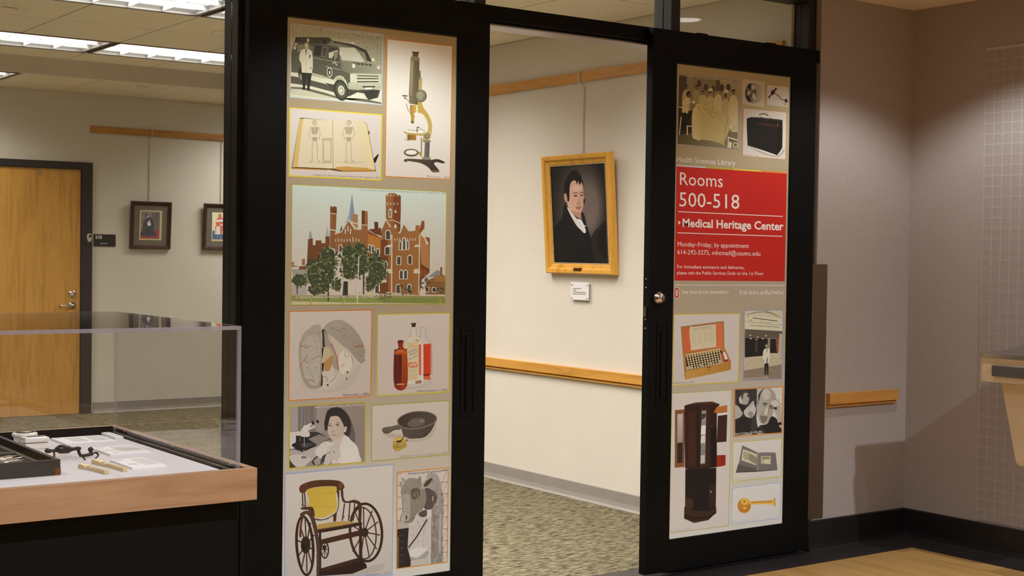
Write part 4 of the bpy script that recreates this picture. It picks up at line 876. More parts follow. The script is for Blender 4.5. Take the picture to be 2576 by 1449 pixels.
p.f('#3b352a', '450,900 475,900 470,1370 455,1370').f('#4a4234', '860,900 880,900 880,1290 865,1290').f('#463f33', '95,1140 110,1140 108,1290 98,1290')
def clump(cx, cy, rx, ry, n, sz=20):
    p.s_('#444a33', [(cx+rx*.8*math.cos(k*.5236)*R.uniform(.8, 1.15), cy+ry*.8*math.sin(k*.5236)*R.uniform(.8, 1.15)) for k in range(12)])
    leaves(cx, cy, rx, ry, n, sz)
clump(340, 1080, 160, 170, 130); clump(460, 880, 130, 150, 100); clump(300, 960, 90, 110, 60); clump(450, 1050, 120, 160, 80); clump(340, 1230, 130, 70, 50)
clump(700, 860, 120, 170, 100); clump(830, 800, 90, 130, 70); clump(820, 960, 140, 150, 110); clump(700, 1020, 100, 110, 60); clump(1010, 900, 100, 110, 70); clump(1030, 1040, 120, 150, 90); clump(130, 1130, 100, 80, 50, 16); clump(960, 1150, 80, 110, 50, 16); clump(560, 1180, 70, 80, 36, 16)
leaves(1360, 1230, 90, 70, 44, 13); leaves(1590, 1150, 70, 90, 44, 13); leaves(1110, 1320, 90, 60, 40, 13); leaves(1760, 1240, 60, 40, 30, 12)
for x in (262, 643, 1760): p.f('#c3a95c', [(x-9, 1345), (x+9, 1345), (x+8, 1405), (x-8, 1405)])
p.l('#e6e0d0', 10, '815,850 795,1400')
for x in range(1100, 1810, 22): p.l('#6f6a3c', 4, [(x, 1330), (x, 1385)])
p.layer, keep = 24, p.layer
p.t('#8d9488', 'First combined medical school and teaching hospital in the United States, 1848', 846, 90, 1826, 130, 24)
p.layer = keep
p.t('#ece8de', 'ST. FRANCIS HOSPITAL & STARLING MED. COLLEGE, COLUMBUS, O.', 82, 1338, 1045, 1332, 25, 0.22, 0.012)
p.build('printed_picture', gpL, 'tinted postcard of a towered red brick hospital')
# ---------------------------------------------------------------- brain model
p = PL(720, 775, .16357).frame('#d97c28', '#d5c5ba', '42,45 1325,22 1305,1358 32,1432', 15, '#c9b6aa', (500, 60, 600, 1400))
p.s_('#c4b3a7', '200,1100 400,1245 700,1250 900,1100 1150,860 1000,1200 700,1290 350,1280')
p.s_('#b4a697', '345,320 420,262 500,255 535,290 545,540 552,900 550,1180 480,1235 370,1235 270,1140 220,1000 195,800 190,650 215,500 280,370', '#a3937f', (200, 300, 545, 1240))
p.s_('#bcaf9f', '270,500 380,420 480,430 530,600 520,900 500,1150 400,1190 300,1080 250,900 235,700')
p.s_('#afa294', '575,330 640,230 800,180 940,230 1090,370 1190,560 1210,700 1190,830 1150,850 1080,790 1000,690 900,600 780,560 690,520 640,420', '#a0937f', (640, 230, 1180, 800))
p.s_('#cdbca6', '640,400 700,520 760,680 810,960 870,1070 980,1000 1020,880 1010,720 900,610 760,480').s_('#ddd0be', '820,720 900,640 1000,720 1010,880 950,990 850,1000 815,900')
p.s_('#3c342c', '548,340 590,330 640,440 680,560 650,600 600,600 560,620 555,430').s_('#a9998a', '585,345 650,470 720,640 780,800 800,960 740,940 660,700 600,600 590,480')
p.s_('#c6b190', '560,620 660,610 720,720 700,780 600,820 560,830').s_('#b98a55', '570,860 640,780 710,720 720,800 680,930 640,980 580,970').s_('#cfc2b2', '560,985 660,970 750,930 800,980 790,1080 720,1180 640,1235 570,1230').f('#241a14', '548,610 575,615 555,780 550,760').f('#241a14', '550,850 580,840 565,985 548,960').f('#2c241c', '545,1000 562,1050 560,1180 530,1210')
p.l('#a02820', 13, '690,540 740,650 780,760 795,880 805,960', 8).l('#a5342a', 7, '1020,780 1020,840')
for _ in range(70):
    x = R.uniform(220, 525); y = R.uniform(330, 1180); a = R.uniform(-.6, .6); q = R.uniform(12, 40); p.l(R.choice(['#8f8272', '#9c8e7e', '#cfc3b2', '#85786a', '#d6cabb']), R.uniform(3, 7), [(x, y), (x+q*.5*math.cos(a), y+q*.5*math.sin(a)-6), (x+q*math.cos(a), y+q*math.sin(a))])
for _ in range(50):
    t = R.random(); x = 680+t*480+R.uniform(-60, 60); y = 300+t*t*420+R.uniform(-70, 60); q = R.uniform(15, 50); p.l(R.choice(['#93877a', '#9c9082', '#c9beae', '#897c6e']), R.uniform(3, 7), [(x, y), (x+q*.5, y-8+R.uniform(-6, 6)), (x+q, y+R.uniform(-8, 14))])
for s in ('215,590 260,575 300,605 380,580', '225,520 220,570', '205,890 235,860 270,800 320,840 350,810', '265,800 300,775 320,720', '460,770 480,740 515,735', '320,1130 350,1100 430,1125', '1040,575 1100,590 1140,570 1200,590', '1085,610 1110,575', '1150,600 1165,560', '400,785 440,770'): p.l('#b2493c', 6, s)
for s in ('910,650 900,740 930,770 970,690 940,660', '740,1010 760,930 790,960 770,1010', '570,1050 620,1060 640,1110 600,1120', '860,860 885,850 880,890 830,900', '990,720 1020,800', '660,1150 740,1090 770,1020'): p.l('#8d5f58', 5, s)
p.e('#4a3a2c', 635, 1183, 18, 13).e('#3d342a', 940, 985, 18, 12).f('#2a231d', '918,1070 932,1072 935,1100 922,1098').f('#4a3d30', '1190,790 1212,798 1205,815')
p.t('#776c66', 'Brain model, c. 1800s', 878, 1352, 1276, 1334, 36)
p.build('printed_picture', gpL, 'photograph of a pale anatomical brain model')
# ---------------------------------------------------------------- medicine bottles
p = PL(940, 780, .15186).frame('#cdb93a', '#d8c9be', '58,62 1270,40 1250,1362 45,1430', 19, '#cbb9ad', (600, 60, 700, 1400))
p.s_('#c0aea3', '340,1270 560,1290 850,1240 980,1170 900,1240 700,1300 400,1310')
p.f('#d4c6bc', '770,300 860,290 862,400 880,460 940,530 965,560 970,1120 950,1160 820,1170 790,560').l('#a89a92', 7, '775,300 782,420 770,450').l('#a89a92', 7, '860,300 862,400 890,470 950,540 965,600 968,1130').l('#a0938c', 6, '765,295 862,288').f('#d2401f', '795,570 935,555 930,1060 825,1075 800,1000').f('#c23a1c', '930,560 965,550 960,1080 928,1065', '#d9a498', (930, 800, 965, 800)).f('#8a2414', '822,1062 932,1055 930,1090 825,1095').f('#d8654a', '825,1095 930,1090 955,1140 930,1160 830,1150')
p.s_('#dccfc0', '625,280 695,280 712,420 790,480 820,560 820,1170 790,1220 570,1225 520,1200 515,520 560,450 620,430').l('#a2958c', 7, '625,275 625,400 610,440').l('#a2958c', 7, '695,280 712,420 780,470 800,560').l('#a2958c', 6, '520,640 520,520 560,450 615,432').f('#3d2520', '618,212 702,212 690,280 635,282').f('#b08080', '640,218 660,216 660,230 640,232')
p.f('#c8481f', '748,570 798,565 792,1080 750,1075', '#d98a6c', (748, 700, 798, 700)).f('#e0d6cc', '790,560 822,560 822,1170 790,1200').f('#9a7a5c', '690,1175 800,1160 790,1215 690,1222').f('#c08a2c', '690,480 750,505 750,525 695,505')
p.f('#dcc7a2', '540,530 745,525 755,1165 560,1170').l('#cfa86a', 6, '560,555 735,545').l('#d9a850', 12, '580,590 720,580').ring('#b0a090', 640, 690, 95, 90, 8, 0, 20, 190, 350)
p.t('#6d6a78', 'Golden', 565, 720, 700, 665, 48, 0.2).t('#6d6a78', 'Medical', 590, 770, 722, 705, 48, 0.2).t('#6d6a78', 'Discovery', 572, 842, 725, 765, 46, 0.2)
p.s_('#d9652a', '570,915 590,865 650,870 700,862 730,900 715,945 650,950 590,952').t('#f0e0d0', 'GMD', 585, 935, 715, 925, 46, 0.15, 0.03)
for k in range(8): p.l(R.choice(['#b9a684', '#d9a850', '#b0a088']), 7, [(580, 980+k*23), (720, 974+k*23)])
p.s_('#7a2410', '398,512 490,506 486,600 520,650 552,680 552,1260 345,1268 338,700 370,655 412,620', '#a83c12', (345, 900, 552, 900)).f('#b8501c', '365,690 470,650 540,690 540,1200 470,1200 470,760 385,760', '#8d3412', (400, 680, 500, 1200)).f('#5a1a14', '345,740 470,740 460,1200 350,1220').s_('#c9622a', '355,690 440,660 540,690 530,720 440,700 360,730').f('#4a1e1a', '396,510 494,503 490,535 400,540').f('#dca890', '390,1222 505,1218 500,1236 375,1238').l('#dc9c7a', 8, '395,675 440,668 485,675')
for k in range(16): p.l('#a87060', 5, [(398, 770+k*26), (404, 782+k*26)]).l('#b9846c', 5, [(468, 745+k*29), (480, 748+k*29)])
p.t('#837872', 'Medicine bottles, c. 1900s', 724, 1360, 1224, 1338, 38)
p.build('printed_picture', gpL, 'photograph of three old medicine bottles')
# ---------------------------------------------------------------- woman at a microscope
p = PL(720, 1008, .12217).frame('#c3ae34', '#a08e84', '45,105 1645,15 1640,1275 45,1410', 24, '#8f7d74', (200, 100, 1500, 1200))
q = p.q
p.f('#a89a92', '70,130 250,120 245,600 70,640').f('#7f716c', '245,120 630,98 600,640 245,610').f('#a39288', '630,98 800,90 800,560 640,720 600,640')
for k in range(14): x = 262+k*26; p.l(R.choice(['#6d615d', '#91847d', '#75686a', '#9a8d85']), R.uniform(6, 14), [(x, 120), (x-8-k, 610)])
p.s_('#6b5d57', '1290,350 1400,600 1420,820 1380,900 1290,760').f('#3a3533', '70,650 640,640 920,790 640,900 460,1060 70,1385').f('#8d8078', '450,790 680,695 905,775 640,905').f('#b9aaa0', '260,1090 560,960 700,940 760,1120 520,1230 380,1190').f('#d3c5ba', '70,650 280,630 300,700 200,780 190,980 75,1000')
p.s_('#c9bbb0', '75,1130 240,1100 420,1150 520,1210 440,1290 370,1355 240,1375 100,1260').s_('#b0a198', '70,1040 130,1000 290,1040 310,1070 200,1110 75,1110')
p.f('#3d3836', '70,1250 200,1365 70,1385').s_('#3a3230', '530,1260 620,1145 720,1160 720,1300 600,1340').f('#a3958c', '560,1240 640,1160 720,1180 700,1310 600,1335').f('#4a423f', '720,1160 820,1100 800,1250 720,1300').f('#8b7d76', '860,1130 960,1200 920,1310 850,1312')
p.s_('#282425', '205,720 300,740 430,760 480,820 570,860 575,930 400,1030 260,1010 125,940 130,890 200,850').f('#4a4648', '270,880 560,870 570,900 370,990').l('#d9d3cd', 8, '372,740 370,940').l('#bdb5ae', 6, '300,760 275,830').e('#e8e2dc', 362, 1030, 10, 12)
p.s_('#d6c9be', '290,720 300,620 360,560 480,660 470,735 380,745').s_('#d9cdc2', '360,520 430,495 540,450 600,540 480,600 400,640 345,590').f('#a89b93', '470,520 600,430 640,470 520,560').e('#2a2424', 550, 460, 30, 38, -20).e('#2a2424', 645, 430, 28, 36, -20).e('#3a2826', 362, 1172, 52, 26).e('#c3b6ac', 362, 1178, 30, 12)
p.s_('#d5c8be', '590,1060 700,900 800,840 900,850 1010,880 960,960 870,1060 760,1120 720,1190 640,1140').s_('#cbb9ab', '890,1050 900,960 1000,910 1080,950 1110,1120 1060,1290 960,1200').l('#8d7b70', 8, '880,1050 930,1105').l('#5c4b44', 12, '960,1030 1000,1080').l('#a39286', 7, '850,1070 860,970 900,930').s_('#c9b8ab', '780,1310 820,1120 900,1080 960,1190 880,1310')
p.s_('#cdb9a8', '960,800 1180,680 1150,860 1080,930 1000,900').s_('#ded1c5', '1230,660 1300,780 1450,930 1510,1130 1520,1260 1090,1290 1110,1110 1085,960 1130,860 1190,730').l('#b9aa9f', 8, '1110,900 1100,1050 1130,1250').l('#c3b5a9', 8, '1240,690 1160,880').l('#a3958b', 6, '1480,1190 1520,1240').f('#d8cabf', '1090,1290 930,1300 960,1200 1060,1280')
p.s_('#2e2828', '790,420 850,210 980,140 1120,150 1250,260 1330,430 1320,660 1270,740 1180,660 1180,560 1120,400 930,320 880,420 855,600 800,600 785,520', '#3c3434', (800, 200, 1300, 700))
p.s_('#cdb7a5', '880,430 930,330 1060,320 1130,400 1190,540 1180,680 1080,770 970,810 890,730 852,600', '#c2aa97', (860, 500, 1190, 600)).s_('#c9b5a5', '1195,560 1230,525 1250,560 1225,640 1190,640').e('#d9d0c8', 1203, 625, 12, 18)
p.l('#5c4a44', 10, '870,490 900,470 940,480').l('#5c4a44', 10, '1020,460 1060,450 1100,470').e('#5a4640', 900, 515, 32, 13).e('#5a4640', 1055, 500, 36, 14).e('#2a2020', 900, 514, 10, 10).e('#2a2020', 1056, 500, 10, 10).l('#ab9080', 8, '955,510 935,610 950,640 1000,635').e('#8a6c60', 960, 640, 30, 8).l('#7d5a52', 9, '915,705 960,700 1030,705').e('#b58c80', 985, 722, 30, 8)
p.t('#e9e2da', 'Bertha A. Bouroncle Pereny, MD (1919-2013)', 590, 152, 1608, 98, 38)
p.build('printed_picture', gpL, 'grey photograph of a woman beside a microscope')
# ---------------------------------------------------------------- bleeding bowl
p = PL(930, 1005, .11041).frame('#a3a03c', '#d0c1b2', '42,122 1825,15 1808,1262 30,1415', 20, '#c6b4a6', (800, 60, 1000, 1400))
p.s_('#b9a99c', '300,770 700,800 900,900 1300,860 1520,560 1400,860 1000,960 500,880')
p.s_('#726559', '275,690 330,635 500,610 640,575 720,600 700,680 560,700 440,770 330,770', '#574a40', (400, 600, 420, 770)).s_('#5c5047', '640,450 720,640 760,800 880,885 1050,890 1250,860 1400,720 1500,520 1520,420 1300,600 1000,680 750,620', '#4b3f37', (700, 700, 1300, 900)).s_('#796c60', '625,520 640,440 760,350 950,280 1150,262 1350,285 1490,350 1535,430 1500,520 1350,600 1150,660 950,680 780,655 680,600')
p.s_('#42362e', '650,510 680,430 800,350 980,295 1150,280 1340,300 1470,360 1510,430 1460,520 1320,585 1130,640 960,655 800,635 700,590', '#55483d', (700, 400, 1400, 560)).s_('#6d5f52', '860,560 940,460 1080,420 1240,440 1250,540 1120,610 950,625').e('#8d7f70', 1190, 490, 60, 25, -14).l('#8d8072', 10, '700,600 800,650 960,672 1150,650 1350,590')
p.f('#b9964a', '530,920 560,890 660,870 750,870 830,920 838,1010 845,1080 660,1180 590,1180 525,1105 525,1030').f('#d0ae5e', '528,935 615,990 680,985 830,920 760,870 640,860 560,890').f('#3d2a18', '590,960 620,940 690,930 740,900 720,970 640,985').f('#c9a04a', '640,860 690,830 720,850 690,890').e('#e8d090', 682, 915, 12, 14).l('#4a3424', 20, '740,930 800,770').f('#5c3c1e', '820,930 850,900 865,945 835,950').l('#5f4420', 8, '525,1045 600,1098 670,1095 838,1020').f('#a88438', '595,1000 680,990 665,1090 600,1095').f('#b48e40', '530,1060 600,1105 595,1180 525,1110')
p.t('#8d8076', 'Bleeding Bowl and Scarificator c. 1800s', 690, 1318, 1772, 1228, 42)
p.build('printed_picture', gpL, 'photograph of a dark bowl and a brass scarificator')
# ---------------------------------------------------------------- antique wheelchair
p = PL(710, 1165, .19601)
p.f('#9ca4c2', '30,130 1430,8 1418,1445 22,1449').f('#d2c3b6', '42,148 1418,24 1405,1432 38,1449', '#c2b0a2', (700, 100, 800, 1440))
p.s_('#b6a598', '500,1430 900,1449 1250,1380 1300,1290 1100,1330 700,1400')
WD, WM, WL = '#33221a', '#4a2d1c', '#6b4023'
for a in range(0, 360, 33): p.l(WM, 16, [(1050+130*math.cos(math.radians(a))*.25, 890+130*math.sin(math.radians(a))*.3), (1050+205*math.cos(math.radians(a+4)), 900+340*math.sin(math.radians(a+4)))])
p.ring(WD, 1075, 890, 205, 370, 34, -3).ring(WM, 1040, 900, 165, 330, 18, -3).e(WD, 1060, 890, 46, 60)
p.ring(WD, 545, 1115, 48, 105, 18, 0)
for a in range(0, 360, 45): p.l(WD, 9, [(545, 1110), (545+46*math.cos(math.radians(a)), 1110+100*math.sin(math.radians(a)))])
p.e(WD, 540, 1085, 28, 34)
for x0, y0, x1, y1 in ((800, 515, 770, 740), (870, 510, 850, 740), (930, 505, 910, 740), (258, 390, 265, 560), (285, 380, 300, 600)): p.l(WM, 16, [(x0, y0), ((x0+x1)/2, (y0+y1)/2), (x1, y1)]).e(WL, (x0+x1)/2, (y0+y1)/2+60, 13, 18)
p.s_(WM, '750,345 780,345 790,450 830,490 920,470 1000,500 1020,560 1010,760 980,740 975,560 930,510 810,510 765,470')
p.s_('#5c3520', '222,360 220,310 260,270 400,225 600,215 740,232 798,290 780,335 720,345 680,300 500,300 340,330 290,380 250,385', '#4a2a1a', (250, 250, 780, 300)).e('#6d4528', 752, 290, 38, 36)
p.s_(WM, '305,370 330,560 400,690 470,720 560,712 680,640 715,560 715,440 690,330 730,330 725,560 700,640 690,740 655,745 650,680 560,725 420,725 330,580')
p.s_('#c9a33c', '320,345 500,305 690,310 685,420 705,520 690,610 600,670 480,705 420,680 400,600 345,560 340,450', '#d0ad48', (340, 320, 680, 680)).l('#c09a38', 8, '330,400 690,380').l('#bd9634', 6, '360,560 690,560')
p.s_('#b5914a', '440,800 560,770 760,745 900,755 960,765 760,810 460,855').s_(WD, '430,870 450,850 760,800 1000,755 1020,775 1000,800 720,855 470,895').l(WL, 12, '450,855 760,805 990,762')
p.f('#43271a', '480,985 1000,860 1000,930 560,1035 490,1040').f(WD, '470,880 500,890 500,1449 455,1449').f(WD, '985,790 1020,790 1030,1290 985,1290').f('#2a1a14', '500,1350 990,1210 1080,1300 1085,1345 900,1420 480,1449').f('#3d251a', '500,1350 990,1210 1000,1260 510,1390')
for a in range(0, 360, 36): p.l(WM, 17, [(310, 1050), (305+115*math.cos(math.radians(a+12)), 1060+340*math.sin(math.radians(a+12)))])
p.ring(WD, 290, 1060, 105, 375, 36, -4).ring('#5c3a22', 345, 1010, 110, 385, 30, -4, 36, 190, 395).e(WD, 300, 1050, 62, 110).e('#1e1410', 275, 1075, 34, 38)
p.s_(WM, '245,570 340,560 400,580 415,690 380,650 330,600 250,595')
p.s_('#50362a', '230,650 290,615 350,620 410,700 450,850 480,1100 470,1440 440,1440 440,1100 400,850 350,690 290,650 240,680')
p.t('#8f8379', 'Wheelchair, c. 1920s', 1075, 1449, 1392, 1420, 26)
p.build('printed_picture', gpL, 'photograph of a wooden wheelchair with cane seat')
# ---------------------------------------------------------------- stone cow gargoyle
p = PL(990, 1165, .19608).frame('#d0862c', '#cdbdb2', '40,115 708,52 695,1275 32,1362', 13)
for k in range(8): y = 130+k*150; p.l('#6d605a', 7, [(52, y+10), (110, y+4)]).l('#6d605a', 7, [(600, y-30), (690, y-42)]).l('#7d7069', 5, [(628, y+100), (690, y-40)])
p.f('#2c2422', '48,850 200,828 205,960 180,1090 225,1260 215,1335 45,1348').f('#6a5e58', '48,950 68,950 65,1345 48,1348').f('#b3a499', '48,740 200,760 200,828 50,850')
for k in range(5): p.l('#5c504b', 6, [(60, 930+k*85), (130, 920+k*85)])
p.s_('#a5968b', '430,150 560,150 620,330 645,480 630,900 625,1260 480,1280 480,600 390,570 420,400', '#8a7b71', (480, 200, 640, 1200)).s_('#5a4c46', '400,330 500,350 560,420 520,560 440,600 390,560').l('#6f625a', 8, '550,880 560,1010').l('#85776d', 40, '520,650 510,1150').l('#b0a196', 26, '600,650 590,1150')
p.f('#c6b7ab', '200,740 300,650 420,620 430,700 480,690 480,1170 420,1240 250,1250 205,1180 180,1090').f('#d3c5ba', '425,600 485,595 488,680 430,695').s_('#ccbdb2', '205,1130 300,1200 430,1110 430,1180 340,1270 240,1260').s_('#a5968b', '215,1200 310,1215 435,1120 440,1190 330,1268 235,1262').l('#3a2f2b', 16, '190,1085 300,940 430,720').s_('#d6c8bd', '210,1120 330,1080 430,1090 320,1195 225,1200').f('#bfb0a4', '220,1250 450,1210 470,1280 220,1325').s_('#57493f', '320,640 420,600 420,680 350,690')
p.s_('#968778', '95,340 170,210 260,190 340,230 400,330 420,470 380,580 290,660 245,750 160,770 90,740 85,690 110,620 105,450', '#857667', (100, 300, 400, 700)).s_('#a89a8d', '115,420 200,400 215,600 200,720 140,740 105,680 125,560').s_('#a5978a', '100,185 150,210 140,250 115,240').s_('#8d7e72', '300,225 345,165 355,230 340,275').s_('#b0a195', '355,300 400,220 480,185 495,220 450,290 380,330').s_('#4f423c', '385,300 420,230 490,190 490,225 440,290').s_('#9a8c80', '75,240 110,250 105,310 90,300')
p.s_('#5f5148', '220,350 300,320 345,370 320,430 250,470').e('#857568', 290, 400, 34, 28, -25).e('#40342e', 292, 402, 15, 12).ring('#6a5b50', 285, 395, 56, 46, 8, -20).e('#3a2e2a', 162, 700, 12, 28, 10).l('#4a3d36', 9, '245,715 262,690').s_('#b3a598', '95,690 140,660 155,730 110,760')
for _ in range(60): x = R.uniform(110, 390); y = R.uniform(210, 640); p.l(R.choice(['#72645a', '#7f7166', '#aea093', '#685a50']), R.uniform(3, 6), [(x, y), (x+R.uniform(-12, 12), y+R.uniform(8, 26))])
for _ in range(70): x = R.uniform(490, 635); y = R.uniform(200, 1240); p.l(R.choice(['#8f8177', '#7d6f66', '#b3a59a', '#a39589']), R.uniform(5, 14), [(x, y), (x+R.uniform(-6, 6), y+R.uniform(20, 70))])
for _ in range(40): x = R.uniform(215, 470); y = R.uniform(720, 1080); p.l(R.choice(['#b9aa9e', '#d0c2b6', '#b0a195']), R.uniform(4, 10), [(x, y), (x+R.uniform(-6, 6), y+R.uniform(15, 50))])
p.l('#3a2f2b', 16, '190,1085 300,940 430,720')
p.t('#6f655e', 'Starling-Loving Hall gargoyle, 1917', 185, 145, 688, 102, 26)
p.build('printed_picture', gpL, 'grey photograph of a stone cow gargoyle')
# ---------------------------------------------------------------- information sign
p = PR(1600, 380, .27601)
p.t('#eee2d0', 'Health Sciences Library', 372, 97, 905, 133, 50)
p.f('#b52018', '370,135 1375,205 1355,1187 350,1180')
for a, b, c in ((0, .262, '#b9b7bd'), (.262, .515, '#a89a34'), (.515, .765, '#cbae3c'), (.765, 1, '#cb7a2e')):
    x0, x1 = 370+1005*a, 370+1005*b; y0, y1 = 124+68*a, 124+68*b; p.f(c, [(x0, y0), (x1, y1), (x1, y1+14), (x0, y0+14)])
W_ = '#e8d5cc'
p.t(W_, 'Rooms', 400, 308, 790, 330, 118).t(W_, '500-518', 395, 504, 942, 528, 132)
p.l(W_, 7, '383,552 1338,596').f(W_, '385,634 408,653 385,671').t(W_, 'Medical Heritage Center', 425, 689, 1345, 722, 74, 0, 0.025).l(W_, 7, '378,745 1334,777')
p.t(W_, 'Monday\u2013Friday, by appointment', 380, 868, 1028, 884, 42).t(W_, '614-292-3275, mhcmail@osumc.edu', 378, 940, 1133, 955, 42)
p.t(W_, 'For immediate assistance and deliveries,', 375, 1068, 987, 1076, 31).t(W_, 'please visit the Public Services Desk on the 1st Floor', 374, 1124, 1162, 1131, 31)
p.l('#e4d9cc', 5, '348,1222 1353,1225')
p.f('#dccfc4', '346,1262 360,1242 384,1242 398,1262 397,1322 382,1343 357,1343 344,1322').f('#b52018', '350,1264 362,1247 382,1247 393,1264 392,1320 380,1338 360,1338 349,1320').f('#dccfc4', '360,1272 366,1263 377,1263 383,1272 382,1313 376,1322 365,1322 359,1313').f('#a89584', '364,1274 368,1268 375,1268 379,1274 378,1311 374,1317 367,1317 363,1311')
for tx, xa, xb, hh in (('T', 418, 437, 30), ('HE', 439, 477, 24), ('O', 486, 510, 30), ('HIO', 512, 562, 24), ('S', 571, 588, 30), ('TATE', 590, 656, 24), ('U', 667, 690, 30), ('NIVERSITY', 692, 846, 24)): p.t('#eee5da', tx, xa, 1300, xb, 1302, hh, 0, 0.015)
p.t('#eee5da', 'hsl.osu.edu/mhc', 947, 1306, 1349, 1308, 46)
p.build('printed_sign', gpR, 'red sign for rooms 500-518 with white lettering')
# ---------------------------------------------------------------- hospital ward group
p = PR(1695, 175, .14493).frame('#8f8c9e', '#8a7658', '82,62 1128,180 1110,1388 60,1298', 9, '#6c5a40', (600, 120, 600, 700))
p.f('#4a3826', '90,80 230,100 200,640 80,640').f('#7d6a4c', '330,110 720,150 720,420 340,330').f('#58452f', '730,170 800,180 800,420 730,400').f('#96835f', '810,180 1118,215 1110,560 840,480')
for x, y, rx, ry in ((440, 240, 36, 60), (560, 310, 40, 60), (835, 320, 36, 70), (690, 330, 30, 50), (950, 310, 40, 60)): p.e('#4a3928', x, y, rx, ry)
p.f('#57492f', '70,1060 320,1100 330,1190 850,1290 1100,1340 1105,1375 66,1290', '#8a774f', (100, 1100, 900, 1330)).f('#2e2418', '80,640 320,700 320,1100 75,1130')
def person(x, y, w, h, coat, face, hair, head=1.0):
    p.s_(coat, [(x-w*.5, y+h*.35), (x-w*.3, y+h*.08), (x, y), (x+w*.3, y+h*.08), (x+w*.5, y+h*.35), (x+w*.45, y+h), (x-w*.45, y+h)])
    r = 30*head; p.e(face, x, y-r*1.1, r*.85, r*1.25).s_(hair, [(x-r, y-r*1.3), (x-r*.7, y-r*2.4), (x+r*.5, y-r*2.5), (x+r, y-r*1.4), (x+r*.6, y-r*1.9), (x-r*.5, y-r*1.8)]); p.l('#4a3a2a', 5, [(x-r*.5, y-r*1.25), (x-r*.1, y-r*1.25)]).l('#4a3a2a', 5, [(x+r*.2, y-r*1.25), (x+r*.55, y-r*1.25)]).l('#5c4632', 5, [(x-r*.2, y-r*.55), (x+r*.25, y-r*.55)])
person(215, 345, 140, 300, '#a58e66', '#5d4733', '#221a12'); person(400, 350, 130, 250, '#9a845e', '#6a523a', '#221a12'); person(505, 440, 130, 160, '#b29e74', '#7d6244', '#2a2016'); person(635, 465, 140, 190, '#b6a278', '#a08058', '#2a2016'); person(768, 425, 140, 320, '#c3ad80', '#a48560', '#20180f'); person(900, 500, 130, 300, '#b5a076', '#6f573e', '#2a2016'); person(1035, 440, 170, 560, '#c3ad7e', '#7a6042', '#20180f', 1.25)
for x, y in ((635, 370), (905, 395)): p.s_('#c9b78c', [(x-35, y-5), (x-25, y-40), (x+30, y-42), (x+38, y)])
p.s_('#c3ae82', '140,740 160,560 210,480 260,500 300,590 270,660 240,760 180,745').e('#5d4733', 262, 440, 36, 50).s_('#1e1610', '220,440 225,390 270,375 290,410 255,420 240,470').l('#8a6e4c', 22, '255,640 310,560 300,520').e('#e0d3b0', 340, 565, 26, 22).f('#1f1810', '120,745 215,750 220,850 290,730 310,740 240,900 210,1050 120,1050 150,830')
p.l('#d6c8a4', 14, '130,820 95,1130').l('#d9cba8', 18, '230,980 235,1135').l('#d6c8a4', 12, '80,650 150,660').l('#cfc09a', 14, '215,690 300,700').l('#d6c8a4', 16, '225,980 310,985')
p.s_('#c0a973', '345,690 400,600 480,600 640,660 800,740 945,800 980,960 930,1140 890,1240 870,1325 835,1290 650,1240 480,1215 330,1190 310,1000 315,780', '#b39c68', (400, 620, 900, 1250))
for s in ('430,640 450,830 480,1210', '500,640 620,760 680,830', '560,650 680,740 760,770', '940,820 900,1000 870,1290'): p.l('#8a7648', 9, s)
p.f('#cbb989', '330,690 350,660 470,740 480,1215 440,1235 335,1190', '#bda773', (330, 900, 480, 900)).l('#7a683e', 12, '455,1230 490,1215')
p.e('#b5a27a', 1060, 1020, 60, 60).l('#d9cca8', 12, '1000,960 980,1020 1000,1070 1105,1080').l('#d9cca8', 16, '945,1170 940,1360').l('#d9cca8', 18, '940,1175 1105,1225').ring('#d9cca8', 1070, 1310, 36, 40, 12).f('#cfc19a', '960,1250 1010,1270 990,1360 950,1360')
p.t('#cfc0a4', 'Protestant Hospital Interns and Externes, CMU & Hospitals, 1907', 98, 100, 1018, 215, 24)
p.build('printed_picture', gpR, 'sepia photograph of hospital staff around a draped table')
# ---------------------------------------------------------------- wheel-shaped instrument, small brace, black bag
Z = (1855, 190, .15184)
p = PR(*Z).frame('#a89238', '#b09a86', '75,55 462,95 448,525 70,488', 8, '#b9a491', (250, 80, 250, 500))
p.s_('#8f8070', '270,145 340,140 400,230 405,340 370,430 290,460 230,440', '#a59583', (270, 300, 405, 300)).e('#3a332c', 218, 285, 88, 160, 4).e('#b5a28e', 260, 200, 34, 46).e('#b09c88', 190, 285, 26, 40).e('#b5a28e', 275, 350, 34, 60).s_('#2c2620', '180,190 220,135 240,200 225,260').s_('#2c2620', '150,330 210,330 215,420 170,400').l('#a59785', 9, '240,130 225,270').l('#a59785', 9, '150,200 230,285').l('#a59785', 9, '150,335 235,285 300,250').l('#3c352e', 12, '235,270 300,250 310,350').l('#8f8272', 14, '200,310 240,420 270,450 390,410').e('#6f6354', 245, 285, 30, 26)
p.t('#8f806f', 'Optometry instrument, c. 1890s', 90, 470, 395, 498, 15); p.build('printed_picture', gpR, 'photograph of a round metal instrument')
p = PR(*Z).frame('#a0913c', '#b9a594', '490,150 856,188 846,530 482,500', 7)
p.s_('#26201c', '560,260 600,235 625,250 615,300 575,325 555,310').e('#26201c', 635, 225, 16, 26, 20).l('#26201c', 16, '600,260 635,235').e('#26201c', 530, 355, 14, 28, 15).l('#26201c', 18, '570,310 530,350').l('#3a322c', 13, '620,300 690,340 720,385 800,420').s_('#2a2420', '785,400 815,385 835,435 810,445 785,430').ring('#3a322c', 798, 460, 14, 28, 8, 15).l('#a08d7c', 10, '640,330 740,430 790,490')
p.t('#8f806f', 'Trephine (hand drill), c. 1800s', 500, 488, 790, 510, 13); p.build('printed_picture', gpR, 'photograph of a black hand brace')
